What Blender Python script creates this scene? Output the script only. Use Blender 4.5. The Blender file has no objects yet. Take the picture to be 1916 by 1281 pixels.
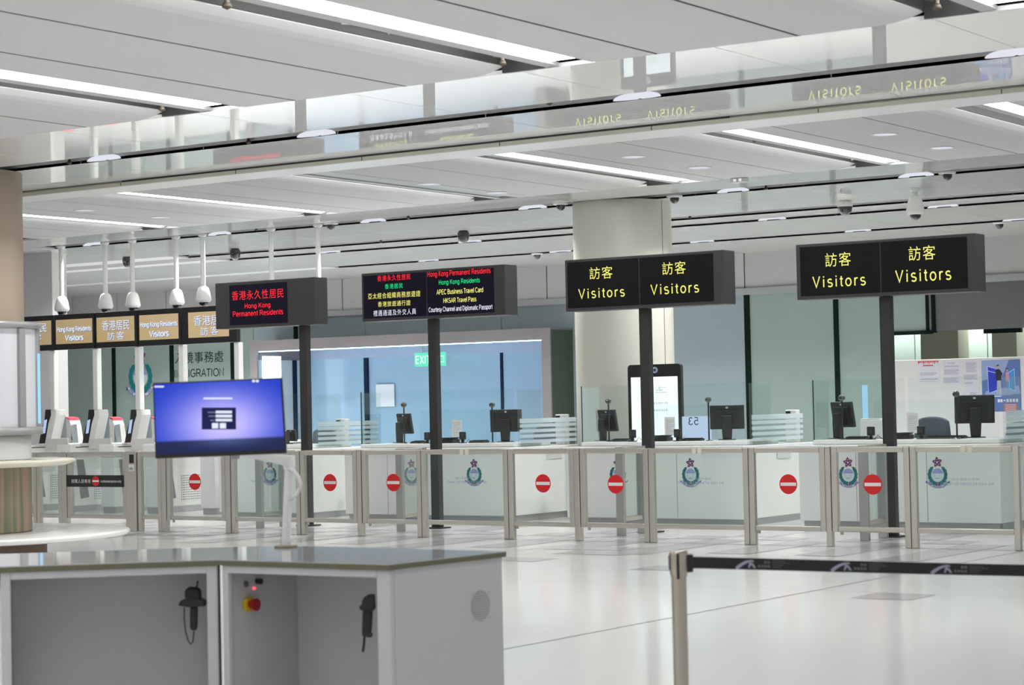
import bpy, math, random
from mathutils import Vector, Matrix

# ------------------------------------------------------------------ camera, world, exposure
S = bpy.context.scene
COL = S.collection
H = 1.65                                   # eye height
FPX, PITCH, ROLL, YAW = 3962.1, 0.0293907, -0.0211033, -0.598473
CX, CY = 958.0, 640.5
_c, _s = math.cos, math.sin
FWD = Vector((_s(YAW) * _c(PITCH), _c(YAW) * _c(PITCH), _s(PITCH)))
_r0 = Vector((_c(YAW), -_s(YAW), 0)); _u0 = _r0.cross(FWD)
RGT = _c(ROLL) * _r0 + _s(ROLL) * _u0
UPV = -_s(ROLL) * _r0 + _c(ROLL) * _u0
EYE = Vector((0, 0, H))
cam = bpy.data.cameras.new('camera')
cam_o = bpy.data.objects.new('camera', cam); COL.objects.link(cam_o)
cam.sensor_width = 36.0; cam.lens = FPX / 1916 * 36.0
cam.clip_start = 0.1; cam.clip_end = 300
cam.dof.use_dof = True; cam.dof.focus_distance = 29.0; cam.dof.aperture_fstop = 5.0
cam_o.matrix_world = Matrix(((RGT.x, UPV.x, -FWD.x, 0), (RGT.y, UPV.y, -FWD.y, 0), (RGT.z, UPV.z, -FWD.z, H), (0, 0, 0, 1)))
S.camera = cam_o
W = bpy.data.worlds.new('world'); S.world = W; W.use_nodes = True
_bg = W.node_tree.nodes['Background']
_bg.inputs[0].default_value = (0.985, 0.995, 1.0, 1); _bg.inputs[1].default_value = 0.52
S.view_settings.view_transform = 'Standard'; S.view_settings.look = 'None'
S.view_settings.gamma = 1.0; S.view_settings.use_curve_mapping = False
S.view_settings.exposure = 0.03
S.cycles.use_denoising = True
S.cycles.sample_clamp_indirect = 6.0
STRIP_POWER, COVE_POWER, FAR_STRIP_POWER = 10.0, 26.0, 10.0

def ray(x, y): return RGT * ((x - CX) / FPX) - UPV * ((y - CY) / FPX) + FWD
def at_y(x, y, Y): d = ray(x, y); return EYE + d * (Y / d.y)
def at_x(x, y, X): d = ray(x, y); return EYE + d * (X / d.x)
def at_z(x, y, z): d = ray(x, y); return EYE + d * ((z - H) / d.z)
def at_w(x, y, w): return EYE + ray(x, y) * w
def PX(x, Y, y=640): return at_y(x, y, Y).x

# ------------------------------------------------------------------ materials
MATS = {}
def mat(name, col, rough=0.5, metal=0.0, spec=0.5, emit=0.0, ecol=None, coat=0.0, noise=0.0, nscale=8.0, bump=0.0):
    if name in MATS: return MATS[name]
    m = bpy.data.materials.new(name); m.use_nodes = True
    nt = m.node_tree; b = nt.nodes['Principled BSDF']
    b.inputs['Base Color'].default_value = (*col, 1); b.inputs['Roughness'].default_value = rough
    b.inputs['Metallic'].default_value = metal; b.inputs['Specular IOR Level'].default_value = spec
    b.inputs['Coat Weight'].default_value = coat; b.inputs['Coat Roughness'].default_value = 0.04
    if emit > 0:
        b.inputs['Emission Color'].default_value = (*(ecol or col), 1); b.inputs['Emission Strength'].default_value = emit
    if noise > 0 or bump > 0:
        tc = nt.nodes.new('ShaderNodeTexCoord'); n = nt.nodes.new('ShaderNodeTexNoise')
        n.inputs['Scale'].default_value = nscale; n.inputs['Detail'].default_value = 3
        nt.links.new(tc.outputs['Object'], n.inputs['Vector'])
        if noise > 0:
            mx = nt.nodes.new('ShaderNodeMix'); mx.data_type = 'RGBA'
            mx.inputs[6].default_value = (*[min(1, c * (1 - noise)) for c in col], 1)
            mx.inputs[7].default_value = (*[min(1, c * (1 + noise)) for c in col], 1)
            nt.links.new(n.outputs['Fac'], mx.inputs[0]); nt.links.new(mx.outputs[2], b.inputs['Base Color'])
        if bump > 0:
            bp = nt.nodes.new('ShaderNodeBump'); bp.inputs['Strength'].default_value = bump; bp.inputs['Distance'].default_value = 0.01
            nt.links.new(n.outputs['Fac'], bp.inputs['Height']); nt.links.new(bp.outputs['Normal'], b.inputs['Normal'])
    MATS[name] = m; return m

def glow(name, col, strength):
    if name in MATS: return MATS[name]
    m = bpy.data.materials.new(name); m.use_nodes = True; nt = m.node_tree
    nt.nodes.remove(nt.nodes['Principled BSDF'])
    e = nt.nodes.new('ShaderNodeEmission'); e.inputs[0].default_value = (*col, 1); e.inputs[1].default_value = strength
    nt.links.new(e.outputs[0], nt.nodes['Material Output'].inputs[0]); MATS[name] = m; return m

def glass(name, tint, refl=1.0, frost=0.0, fcol=(0.8, 0.9, 0.9)):
    if name in MATS: return MATS[name]
    m = bpy.data.materials.new(name); m.use_nodes = True; nt = m.node_tree
    nt.nodes.remove(nt.nodes['Principled BSDF'])
    t = nt.nodes.new('ShaderNodeBsdfTransparent'); t.inputs[0].default_value = (*tint, 1)
    g = nt.nodes.new('ShaderNodeBsdfGlossy'); g.inputs['Roughness'].default_value = 0.01
    fr = nt.nodes.new('ShaderNodeFresnel'); fr.inputs[0].default_value = 1.45
    mu = nt.nodes.new('ShaderNodeMath'); mu.operation = 'MULTIPLY'; mu.inputs[1].default_value = refl
    mx = nt.nodes.new('ShaderNodeMixShader')
    L = nt.links.new
    L(fr.outputs[0], mu.inputs[0]); L(mu.outputs[0], mx.inputs[0])
    if frost > 0:
        d = nt.nodes.new('ShaderNodeBsdfDiffuse'); d.inputs[0].default_value = (*fcol, 1)
        tr = nt.nodes.new('ShaderNodeBsdfTranslucent'); tr.inputs[0].default_value = (*fcol, 1)
        a = nt.nodes.new('ShaderNodeMixShader'); a.inputs[0].default_value = 0.5
        L(d.outputs[0], a.inputs[1]); L(tr.outputs[0], a.inputs[2])
        f = nt.nodes.new('ShaderNodeMixShader'); f.inputs[0].default_value = frost
        L(t.outputs[0], f.inputs[1]); L(a.outputs[0], f.inputs[2]); L(f.outputs[0], mx.inputs[1])
    else:
        L(t.outputs[0], mx.inputs[1])
    L(g.outputs[0], mx.inputs[2]); L(mx.outputs[0], nt.nodes['Material Output'].inputs[0])
    MATS[name] = m; return m

def dotted(name, col, hole, scale, radius):
    if name in MATS: return MATS[name]
    m = mat(name, col, 0.5); nt = m.node_tree; L = nt.links.new
    tc = nt.nodes.new('ShaderNodeTexCoord'); v = nt.nodes.new('ShaderNodeVectorMath'); v.operation = 'SCALE'; v.inputs['Scale'].default_value = scale
    f = nt.nodes.new('ShaderNodeVectorMath'); f.operation = 'FRACTION'
    d = nt.nodes.new('ShaderNodeVectorMath'); d.operation = 'SUBTRACT'; d.inputs[1].default_value = (0.5, 0.5, 0.5)
    sp = nt.nodes.new('ShaderNodeSeparateXYZ'); cb = nt.nodes.new('ShaderNodeCombineXYZ')
    ab = nt.nodes.new('ShaderNodeMath'); ab.operation = 'ADD'
    ln = nt.nodes.new('ShaderNodeVectorMath'); ln.operation = 'LENGTH'
    lt = nt.nodes.new('ShaderNodeMath'); lt.operation = 'LESS_THAN'; lt.inputs[1].default_value = radius
    sep0 = nt.nodes.new('ShaderNodeSeparateXYZ'); cb0 = nt.nodes.new('ShaderNodeCombineXYZ')
    L(tc.outputs['Object'], sep0.inputs[0]); L(sep0.outputs[0], ab.inputs[0]); L(sep0.outputs[1], ab.inputs[1])
    L(ab.outputs[0], cb0.inputs[0]); L(sep0.outputs[2], cb0.inputs[2]); L(cb0.outputs[0], v.inputs[0])
    L(v.outputs[0], f.inputs[0]); L(f.outputs[0], d.inputs[0]); L(d.outputs[0], sp.inputs[0])
    L(sp.outputs[0], cb.inputs[0]); L(sp.outputs[2], cb.inputs[2]); L(cb.outputs[0], ln.inputs[0]); L(ln.outputs['Value'], lt.inputs[0])
    mx = nt.nodes.new('ShaderNodeMix'); mx.data_type = 'RGBA'; mx.inputs[6].default_value = (*col, 1); mx.inputs[7].default_value = (*hole, 1)
    L(lt.outputs[0], mx.inputs[0]); L(mx.outputs[2], nt.nodes['Principled BSDF'].inputs['Base Color'])
    return m

M_FLOOR = mat('polished white floor tile', (0.83, 0.83, 0.82), 0.13, spec=0.18, noise=0.015, nscale=1.2)
M_FLOORG = mat('polished grey floor tile', (0.58, 0.58, 0.58), 0.13, spec=0.18, noise=0.03, nscale=1.5)
M_JOINT = mat('floor joint', (0.26, 0.26, 0.26), 0.6, spec=0.0)
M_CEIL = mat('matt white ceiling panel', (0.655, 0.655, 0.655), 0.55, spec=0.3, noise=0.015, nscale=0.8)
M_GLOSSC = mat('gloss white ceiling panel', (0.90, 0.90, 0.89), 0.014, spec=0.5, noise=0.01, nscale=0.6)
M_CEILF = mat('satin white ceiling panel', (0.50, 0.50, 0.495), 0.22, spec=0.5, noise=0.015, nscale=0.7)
M_DARKGAP = mat('dark ceiling void', (0.05, 0.05, 0.05), 0.8)
M_GROOVE = mat('dark grey groove lining', (0.055, 0.055, 0.055), 0.6, spec=0.2)
M_CHAN = mat('grey channel lining', (0.50, 0.50, 0.50), 0.6, spec=0.2)
M_GREYSTRIP = mat('grey aluminium strip', (0.55, 0.55, 0.55), 0.4, spec=0.4)
M_LIP = mat('cream beam edge', (0.56, 0.55, 0.46), 0.3)
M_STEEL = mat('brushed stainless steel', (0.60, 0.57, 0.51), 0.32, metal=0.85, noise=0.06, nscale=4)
M_STEELD = mat('dull grey steel', (0.42, 0.42, 0.41), 0.4, metal=0.6)  # plain grey steel, duller than the brushed one
M_BRASS = mat('dull bronze', (0.06, 0.045, 0.03), 0.5)
M_WHITE = mat('white painted metal', (0.80, 0.80, 0.79), 0.35, spec=0.4, noise=0.01, nscale=2)
M_WHITEG = mat('gloss white laminate', (0.84, 0.84, 0.82), 0.15, spec=0.5)
M_OFFWHITE = mat('off white plastic', (0.72, 0.71, 0.69), 0.4)
M_GREYP = mat('grey plinth metal', (0.40, 0.40, 0.40), 0.4, metal=0.4)
M_DKGREY = mat('charcoal painted metal', (0.046, 0.045, 0.044), 0.5, spec=0.25, noise=0.06, nscale=5)
M_SIGNBOX = mat('charcoal sign casing', (0.055, 0.055, 0.055), 0.5, spec=0.25)
M_BLACK = mat('black plastic', (0.012, 0.012, 0.012), 0.35)
M_BLACKM = mat('matt black plastic', (0.02, 0.02, 0.021), 0.6)
M_DOME = mat('smoked dome', (0.006, 0.006, 0.007), 0.05, coat=1.0)
M_SCREEN = mat('dark led screen', (0.013, 0.012, 0.013), 0.6, spec=0.08)
M_SCREENB = mat('dark blue led screen', (0.014, 0.011, 0.024), 0.6, spec=0.08)
M_RED = mat('red sticker', (0.70, 0.012, 0.015), 0.4)
M_STWHITE = mat('white sticker', (0.85, 0.82, 0.82), 0.5)
M_MULL = mat('dark green mullion', (0.004, 0.012, 0.008), 0.6, spec=0.08)
M_WALLG = mat('back painted green glass', (0.27, 0.345, 0.325), 0.16, spec=0.5, noise=0.03, nscale=0.5)
M_WALL_BLUELIT = mat('back painted glass with blue light in colour', (0.28, 0.345, 0.375), 0.16, spec=0.5, noise=0.03, nscale=0.5)  # wall glass near the portal, its blue light put into the colour
M_BULK = mat('pale grey bulkhead', (0.41, 0.42, 0.41), 0.45, noise=0.02, nscale=0.6)
M_BULKT = mat('grey bulkhead trim', (0.30, 0.31, 0.32), 0.4)
M_HEADER = mat('dark grey header panel', (0.11, 0.115, 0.115), 0.4)
M_PORTAL = mat('grey portal cladding', (0.20, 0.185, 0.195), 0.5, spec=0.15)
M_PORTALD = mat('dark green portal return', (0.07, 0.10, 0.075), 0.6, spec=0.1)
M_COLUMN = mat('cream column cladding', (0.58, 0.57, 0.50), 0.35, noise=0.02, nscale=0.5)
M_PIER = mat('grey pier wall', (0.62, 0.62, 0.61), 0.45, noise=0.02, nscale=0.6)
M_TAN = mat('tan column laminate', (0.36, 0.285, 0.22), 0.5, noise=0.03, nscale=2)
M_DOOR_BLUELIT = mat('door glass with blue light in colour', (0.31, 0.46, 0.60), 0.12, spec=0.5)  # blue of the portal lighting is put into the door colour
M_HEAD_BLUELIT = mat('door header with blue light in colour', (0.34, 0.42, 0.55), 0.35)  # header colour also carries the blue light of the portal
M_DKBLUE = mat('dark blue mullion', (0.006, 0.018, 0.045), 0.6, spec=0.1)
M_GREENW = mat('pale green wall panel', (0.62, 0.72, 0.66), 0.3)
M_BEIGE = mat('beige column', (0.46, 0.44, 0.34), 0.45)
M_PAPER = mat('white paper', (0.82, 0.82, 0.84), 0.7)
M_PAPERL = mat('lilac notice paper', (0.66, 0.65, 0.74), 0.7)
M_INK = mat('grey ink', (0.38, 0.37, 0.46), 0.8)
M_TEAL = mat('teal leaves', (0.0, 0.15, 0.17), 0.5)
M_PURPLE = mat('purple petals', (0.14, 0.025, 0.13), 0.5)
M_SKYB = mat('violet blue sky disc', (0.30, 0.34, 0.62), 0.5)
M_PALE = mat('pale sky disc', (0.60, 0.70, 0.74), 0.5)
M_RIBBON = mat('blue ribbon', (0.04, 0.05, 0.28), 0.5)
M_RIBBONW = mat('lilac white ribbon', (0.62, 0.62, 0.80), 0.5)
M_CREDB = mat('red bow', (0.45, 0.02, 0.03), 0.5)
CREST_M = [M_TEAL, M_PURPLE, M_SKYB, M_PALE, M_RIBBON, M_RIBBONW, M_CREDB]
M_DESKW = mat('desk white paint', (0.56, 0.56, 0.565), 0.45, spec=0.3, noise=0.01, nscale=3)
M_DESKTOP = mat('grey stone worktop', (0.44, 0.45, 0.455), 0.06, spec=0.6, noise=0.03, nscale=30)
M_DESKEDGE = mat('olive worktop edge', (0.135, 0.13, 0.075), 0.5, noise=0.05, nscale=30)
M_CHAIR = mat('blue grey chair fabric', (0.10, 0.12, 0.15), 0.8, noise=0.1, nscale=40)
M_TAPE = mat('cream tape', (0.75, 0.72, 0.58), 0.6)
M_YELLOW = mat('yellow button ring', (0.75, 0.50, 0.02), 0.4)
M_REDBTN = mat('red button', (0.33, 0.008, 0.008), 0.35)
M_GREYBTN = mat('grey button', (0.16, 0.16, 0.16), 0.4)
M_CREAM = mat('cream table edge', (0.70, 0.66, 0.55), 0.4)
M_BROWN = mat('brown bench plinth', (0.20, 0.125, 0.085), 0.5, noise=0.05, nscale=6)
M_LED_R = glow('red lettering', (1.0, 0.03, 0.05), 1.15)
M_LED_G = glow('green lettering', (0.02, 0.80, 0.28), 1.0)
M_LED_Y = glow('yellow lettering', (0.93, 0.90, 0.22), 1.05)
M_LED_W = glow('white lettering', (0.85, 0.86, 1.0), 1.0)
M_STRIP = glow('light diffuser', (1.0, 1.0, 1.0), STRIP_POWER)
M_STRIPF = glow('far light diffuser', (0.97, 1.0, 1.0), FAR_STRIP_POWER)
M_COVE = glow('cove lamp', (1.0, 0.99, 0.97), COVE_POWER)
M_LAMP = glow('downlight lens', (0.88, 0.90, 1.0), 0.85)
M_PANE_F = glass('barrier glass', (0.935, 0.985, 0.965), 0.4)
M_PANE_C = glass('clear gate glass', (0.975, 0.985, 0.98), 0.35)
M_PANE_B = glass('counter glass', (0.95, 0.98, 0.976), 0.22)
M_GEDGE = mat('dark green glass edge', (0.01, 0.05, 0.04), 0.3)
M_FROST = glass('frosted band glass', (0.95, 0.99, 1.0), 0.3, 0.58, (0.92, 0.96, 1.0))
M_FLAP = glass('curved flap acrylic', (0.82, 0.88, 0.90), 0.8, 0.35, (0.72, 0.78, 0.82))

# wood material for the lower info column
def wood():
    m = mat('reeded wood', (0.26, 0.22, 0.15), 0.5); nt = m.node_tree; L = nt.links.new
    tc = nt.nodes.new('ShaderNodeTexCoord'); mp = nt.nodes.new('ShaderNodeMapping'); mp.inputs['Scale'].default_value = (9, 9, 0.25)
    n = nt.nodes.new('ShaderNodeTexNoise'); n.inputs['Scale'].default_value = 1.6; n.inputs['Detail'].default_value = 2
    r = nt.nodes.new('ShaderNodeValToRGB'); r.color_ramp.elements[0].color = (0.17, 0.19, 0.13, 1); r.color_ramp.elements[1].color = (0.36, 0.25, 0.18, 1)
    r.color_ramp.elements[0].position = 0.38; r.color_ramp.elements[1].position = 0.62
    L(tc.outputs['Object'], mp.inputs[0]); L(mp.outputs[0], n.inputs['Vector']); L(n.outputs['Fac'], r.inputs[0]); L(r.outputs[0], nt.nodes['Principled BSDF'].inputs['Base Color'])
    return m
M_WOOD = wood()

# ------------------------------------------------------------------ mesh helper
class MB:
    def __init__(s): s.v = []; s.f = []; s.m = []; s.sm = []; s.cur = 0; s.smooth = False
    def add(s, vs, fs):
        o = len(s.v); s.v += [Vector(p) for p in vs]
        for f in fs: s.f.append([o + i for i in f]); s.m.append(s.cur); s.sm.append(s.smooth)
        return s
    def box(s, x0, x1, y0, y1, z0, z1, T=None):
        x0, x1 = sorted((x0, x1)); y0, y1 = sorted((y0, y1)); z0, z1 = sorted((z0, z1))
        vs = [Vector((x, y, z)) for z in (z0, z1) for y in (y0, y1) for x in (x0, x1)]
        if T is not None: vs = [T @ p for p in vs]
        return s.add(vs, [(0, 2, 3, 1), (4, 5, 7, 6), (0, 1, 5, 4), (2, 6, 7, 3), (0, 4, 6, 2), (1, 3, 7, 5)])
    def poly(s, pts): return s.add(pts, [tuple(range(len(pts)))])
    def prism(s, pts, d):
        n = len(pts); d = Vector(d); a = [Vector(p) for p in pts]
        fs = [tuple(range(n))[::-1], tuple(range(n, 2 * n))] + [(i, (i + 1) % n, n + (i + 1) % n, n + i) for i in range(n)]
        return s.add(a + [p + d for p in a], fs)
    def cyl(s, p0, p1, r0, r1=None, n=20, cap=True):
        r1 = r0 if r1 is None else r1; p0, p1 = Vector(p0), Vector(p1); a = (p1 - p0).normalized()
        u = a.cross(Vector((0, 0, 1)) if abs(a.z) < 0.9 else Vector((1, 0, 0))).normalized(); w = a.cross(u)
        vs = [p + (u * math.cos(2 * math.pi * i / n) + w * math.sin(2 * math.pi * i / n)) * r for p, r in ((p0, r0), (p1, r1)) for i in range(n)]
        sm = s.smooth; s.smooth = True
        s.add(vs, [(i, (i + 1) % n, n + (i + 1) % n, n + i) for i in range(n)])
        s.smooth = False
        if cap: s.add(vs, [tuple(range(n))[::-1], tuple(range(n, 2 * n))])
        s.smooth = sm; return s
    def lathe(s, c, prof, n=28, a0=0.0, a1=2 * math.pi, sx=1.0, sy=1.0):
        c = Vector(c); full = abs(a1 - a0 - 2 * math.pi) < 1e-6; k = n if full else n + 1
        vs = [c + Vector((r * sx * math.cos(a0 + (a1 - a0) * i / n), r * sy * math.sin(a0 + (a1 - a0) * i / n), z)) for r, z in prof for i in range(k)]
        fs = [(j * k + i, j * k + (i + 1) % k, (j + 1) * k + (i + 1) % k, (j + 1) * k + i) for j in range(len(prof) - 1) for i in range(n)]
        sm = s.smooth; s.smooth = True; s.add(vs, fs); s.smooth = sm; return s
    def ball(s, c, r, n=16, sz=1.0):
        pr = [(max(1e-4, r * math.sin(math.pi * i / n)), -r * sz * math.cos(math.pi * i / n)) for i in range(n + 1)]
        return s.lathe(c, pr, n * 2)
    def tube(s, pts, r, n=8):
        pts = [Vector(p) for p in pts]; sm = s.smooth; s.smooth = True; rings = []
        up = Vector((0.123, 0.31, 0.94)).normalized()
        for i, p in enumerate(pts):
            d = (pts[min(i + 1, len(pts) - 1)] - pts[max(i - 1, 0)]).normalized()
            u = d.cross(up); u = u.normalized() if u.length > 1e-3 else d.cross(Vector((1, 0, 0))).normalized(); w = d.cross(u)
            rr = r[i] if isinstance(r, (list, tuple)) else r
            rings.append([p + (u * math.cos(2 * math.pi * k / n) + w * math.sin(2 * math.pi * k / n)) * rr for k in range(n)])
        vs = [q for ring in rings for q in ring]
        fs = [(j * n + k, j * n + (k + 1) % n, (j + 1) * n + (k + 1) % n, (j + 1) * n + k) for j in range(len(pts) - 1) for k in range(n)]
        fs += [tuple(range(n))[::-1], tuple(range((len(pts) - 1) * n, len(pts) * n))]
        s.add(vs, fs); s.smooth = sm; return s
    def build(s, name, mats, parent=None, bevel=0.0):
        me = bpy.data.meshes.new(name)
        o = bpy.data.objects.new(name, me)
        off = Vector((0, 0, 0)); p = parent
        while p is not None: off += Vector(p.location); p = p.parent
        if parent is None and s.v:
            xs = [min(v[i] for v in s.v) for i in range(3)]; xe = [max(v[i] for v in s.v) for i in range(3)]
            off = Vector(((xs[0] + xe[0]) / 2, (xs[1] + xe[1]) / 2, xs[2])); o.location = off
        me.from_pydata([tuple(v - off) for v in s.v], [], s.f)
        for m in (mats if isinstance(mats, (list, tuple)) else [mats]): me.materials.append(m)
        me.polygons.foreach_set('material_index', s.m); me.polygons.foreach_set('use_smooth', s.sm)
        me.update()
        COL.objects.link(o)
        if parent is not None: o.parent = parent
        if bevel > 0:
            b = o.modifiers.new('edge', 'BEVEL'); b.width = bevel; b.segments = 2; b.limit_method = 'ANGLE'; b.angle_limit = math.radians(40)
        return o

def tag(o, label=None, cat=None, group=None, kind=None):
    for k, v in (('label', label), ('category', cat), ('group', group), ('kind', kind)):
        if v: o[k] = v
    return o
def thing(name, loc, label, cat, group=None):
    o = bpy.data.objects.new(name, None); o.empty_display_size = 0.1; o.location = loc; COL.objects.link(o)
    return tag(o, label, cat, group)
def struct(name, mb, m, parent=None, bevel=0.0):
    o = mb.build(name, m, parent, bevel)
    if parent is None: o['kind'] = 'structure'
    return o
def copy_tree(o, loc, label, group=None):
    r = o.copy(); COL.objects.link(r); r.location = loc; r['label'] = label
    if group: r['group'] = group
    for c in list(o.children):
        d = c.copy(); COL.objects.link(d); d.parent = r
        for g in list(c.children):
            e = g.copy(); COL.objects.link(e); e.parent = d
    return r
def ordinal(i, n):
    names = ['first', 'second', 'third', 'fourth', 'fifth', 'sixth', 'seventh', 'eighth', 'ninth', 'tenth', 'eleventh', 'twelfth']
    return names[i]

def _arc(cx, cy, rx, ry, a0, a1, n=12): return [(cx + rx * math.cos(math.radians(a0 + (a1 - a0) * i / n)), cy + ry * math.sin(math.radians(a0 + (a1 - a0) * i / n))) for i in range(n + 1)]
_bowl = lambda cx=0.31: _arc(cx, 0.36, 0.245, 0.335, 0, 360, 20)
GLYPH = {' ': (0.34, []),
 'V': (0.84, [[(0.04, 1), (0.39, 0.02), (0.74, 1)]]), 'A': (0.84, [[(0.03, 0), (0.39, 0.98), (0.75, 0)], [(0.16, 0.34), (0.62, 0.34)]]),
 'H': (0.9, [[(0.1, 0), (0.1, 1)], [(0.7, 0), (0.7, 1)], [(0.1, 0.53), (0.7, 0.53)]]), 'I': (0.36, [[(0.14, 0), (0.14, 1)]]),
 'K': (0.84, [[(0.1, 0), (0.1, 1)], [(0.68, 1), (0.12, 0.40)], [(0.30, 0.58), (0.72, 0)]]), 'P': (0.82, [[(0.1, 0), (0.1, 0.96), (0.42, 0.96)] + _arc(0.42, 0.71, 0.25, 0.25, 90, -90, 10) + [(0.1, 0.46)]]),
 'R': (0.88, [[(0.1, 0), (0.1, 0.96), (0.45, 0.96)] + _arc(0.45, 0.72, 0.25, 0.24, 90, -90, 10) + [(0.1, 0.48)], [(0.42, 0.48), (0.55, 0.36), (0.76, 0)]]),
 'E': (0.78, [[(0.68, 0.04), (0.1, 0.04), (0.1, 0.96), (0.66, 0.96)], [(0.1, 0.52), (0.62, 0.52)]]), 'T': (0.74, [[(0.02, 0.95), (0.68, 0.95)], [(0.35, 0), (0.35, 0.95)]]),
 'X': (0.80, [[(0.05, 1), (0.70, 0)], [(0.70, 1), (0.05, 0)]]), 'M': (1.0, [[(0.1, 0), (0.1, 0.98), (0.45, 0.05), (0.80, 0.98), (0.80, 0)]]), 'N': (0.9, [[(0.1, 0), (0.1, 0.97), (0.7, 0.03), (0.7, 1)]]),
 'B': (0.84, [[(0.1, 0.04), (0.1, 0.96), (0.42, 0.96)] + _arc(0.42, 0.745, 0.22, 0.215, 90, -90, 10) + [(0.1, 0.53)], [(0.42, 0.53)] + _arc(0.44, 0.285, 0.25, 0.245, 90, -90, 10) + [(0.1, 0.04)]]),
 'C': (0.90, [_arc(0.46, 0.5, 0.38, 0.47, 42, 318, 20)]), 'G': (0.98, [_arc(0.48, 0.5, 0.40, 0.47, 45, 330, 20) + [(0.84, 0.46), (0.52, 0.46)]]), 'O': (1.0, [_arc(0.48, 0.5, 0.41, 0.47, 0, 360, 26)]),
 'D': (0.90, [[(0.1, 0.04), (0.1, 0.96), (0.36, 0.96)] + _arc(0.36, 0.5, 0.39, 0.46, 90, -90, 14) + [(0.1, 0.04)]]),
 'S': (0.82, [_arc(0.38, 0.735, 0.27, 0.225, 35, 262, 14) + _arc(0.39, 0.265, 0.30, 0.235, 82, -150, 14)]),
 'a': (0.68, [_arc(0.32, 0.52, 0.22, 0.18, 155, 0, 8) + [(0.54, 0.12), (0.60, 0.0)], [(0.54, 0.42), (0.30, 0.36)] + _arc(0.25, 0.19, 0.175, 0.165, 110, 300, 10) + [(0.44, 0.12), (0.54, 0.26)]]),
 'b': (0.70, [[(0.1, 0), (0.1, 1)], _bowl(0.345)]), 'd': (0.70, [[(0.56, 0), (0.56, 1)], _bowl()]), 'p': (0.70, [[(0.1, -0.24), (0.1, 0.72)], _bowl(0.345)]),
 'g': (0.70, [[(0.56, 0.72), (0.56, -0.06)] + _arc(0.31, -0.04, 0.25, 0.19, -8, -155, 10), _bowl()]), 'o': (0.70, [_arc(0.33, 0.36, 0.265, 0.335, 0, 360, 20)]),
 'c': (0.62, [_arc(0.32, 0.36, 0.255, 0.335, 48, 312, 16)]), 'e': (0.70, [[(0.08, 0.385), (0.585, 0.385)] + _arc(0.335, 0.36, 0.255, 0.335, 4, 318, 18)]),
 'h': (0.70, [[(0.1, 0), (0.1, 1)], [(0.1, 0.45)] + _arc(0.33, 0.46, 0.23, 0.23, 165, 0, 10) + [(0.56, 0)]]), 'n': (0.70, [[(0.1, 0), (0.1, 0.72)], [(0.1, 0.45)] + _arc(0.33, 0.46, 0.23, 0.23, 165, 0, 10) + [(0.56, 0)]]),
 'm': (1.0, [[(0.1, 0), (0.1, 0.72)], [(0.1, 0.45)] + _arc(0.285, 0.49, 0.185, 0.20, 165, 0, 9) + [(0.47, 0)], [(0.47, 0.45)] + _arc(0.655, 0.49, 0.185, 0.20, 165, 0, 9) + [(0.84, 0)]]),
 'u': (0.70, [[(0.1, 0.72), (0.1, 0.26)] + _arc(0.32, 0.25, 0.22, 0.23, 180, 345, 10) + [(0.56, 0.30)], [(0.56, 0.72), (0.56, 0)]]), 'i': (0.30, [[(0.13, 0), (0.13, 0.72)], [(0.13, 0.87), (0.13, 1.0)]]), 'l': (0.30, [[(0.13, 0), (0.13, 1)]]),
 'k': (0.62, [[(0.1, 0), (0.1, 1)], [(0.52, 0.72), (0.12, 0.28)], [(0.26, 0.42), (0.56, 0)]]), 'r': (0.44, [[(0.1, 0), (0.1, 0.72)], [(0.1, 0.42), (0.14, 0.58), (0.24, 0.68), (0.40, 0.685)]]),
 's': (0.62, [_arc(0.29, 0.535, 0.20, 0.165, 32, 262, 12) + _arc(0.30, 0.195, 0.225, 0.175, 82, -150, 12)]), 't': (0.38, [[(0.17, 0.93), (0.17, 0.14), (0.22, 0.05), (0.33, 0.035)], [(0.02, 0.68), (0.33, 0.68)]]),
 'v': (0.62, [[(0.03, 0.72), (0.285, 0.03), (0.54, 0.72)]]), 'w': (0.88, [[(0.03, 0.72), (0.22, 0.03), (0.41, 0.66), (0.60, 0.03), (0.79, 0.72)]]), 'y': (0.62, [[(0.03, 0.72), (0.29, 0.03)], [(0.55, 0.72), (0.25, -0.13), (0.18, -0.21), (0.06, -0.22)]]),
 '5': (0.70, [[(0.56, 0.95), (0.18, 0.95), (0.11, 0.50)] + _arc(0.30, 0.32, 0.27, 0.285, 118, -148, 16)]), '3': (0.70, [_arc(0.30, 0.735, 0.22, 0.22, 155, -80, 12) + _arc(0.31, 0.28, 0.26, 0.245, 80, -155, 14)])}
def stroke_text(body, spacing, half):
    vs, fs, x = [], [], 0.0
    for ch in body:
        adv, lines = GLYPH[ch]
        for ln in lines:
            n = len(ln); o = len(vs)
            for i, (px_, py_) in enumerate(ln):
                a, b = ln[max(i - 1, 0)], ln[min(i + 1, n - 1)]
                p, q = (ln[i][0] - a[0], ln[i][1] - a[1]), (b[0] - ln[i][0], b[1] - ln[i][1])
                ns = [(-d[1] / math.hypot(*d), d[0] / math.hypot(*d)) for d in (p, q) if math.hypot(*d) > 1e-6]
                mx, my = sum(v[0] for v in ns) / len(ns), sum(v[1] for v in ns) / len(ns); l2 = max(mx * mx + my * my, 0.18)
                vs += [(x + px_ + mx / l2 * half, py_ + my / l2 * half), (x + px_ - mx / l2 * half, py_ - my / l2 * half)]
            fs += [(o + 2 * i, o + 2 * i + 1, o + 2 * i + 3, o + 2 * i + 2) for i in range(n - 1)]
        x += adv + (spacing - 1.0) * 0.62
    return [(a, b, 0) for a, b in vs], fs

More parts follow.
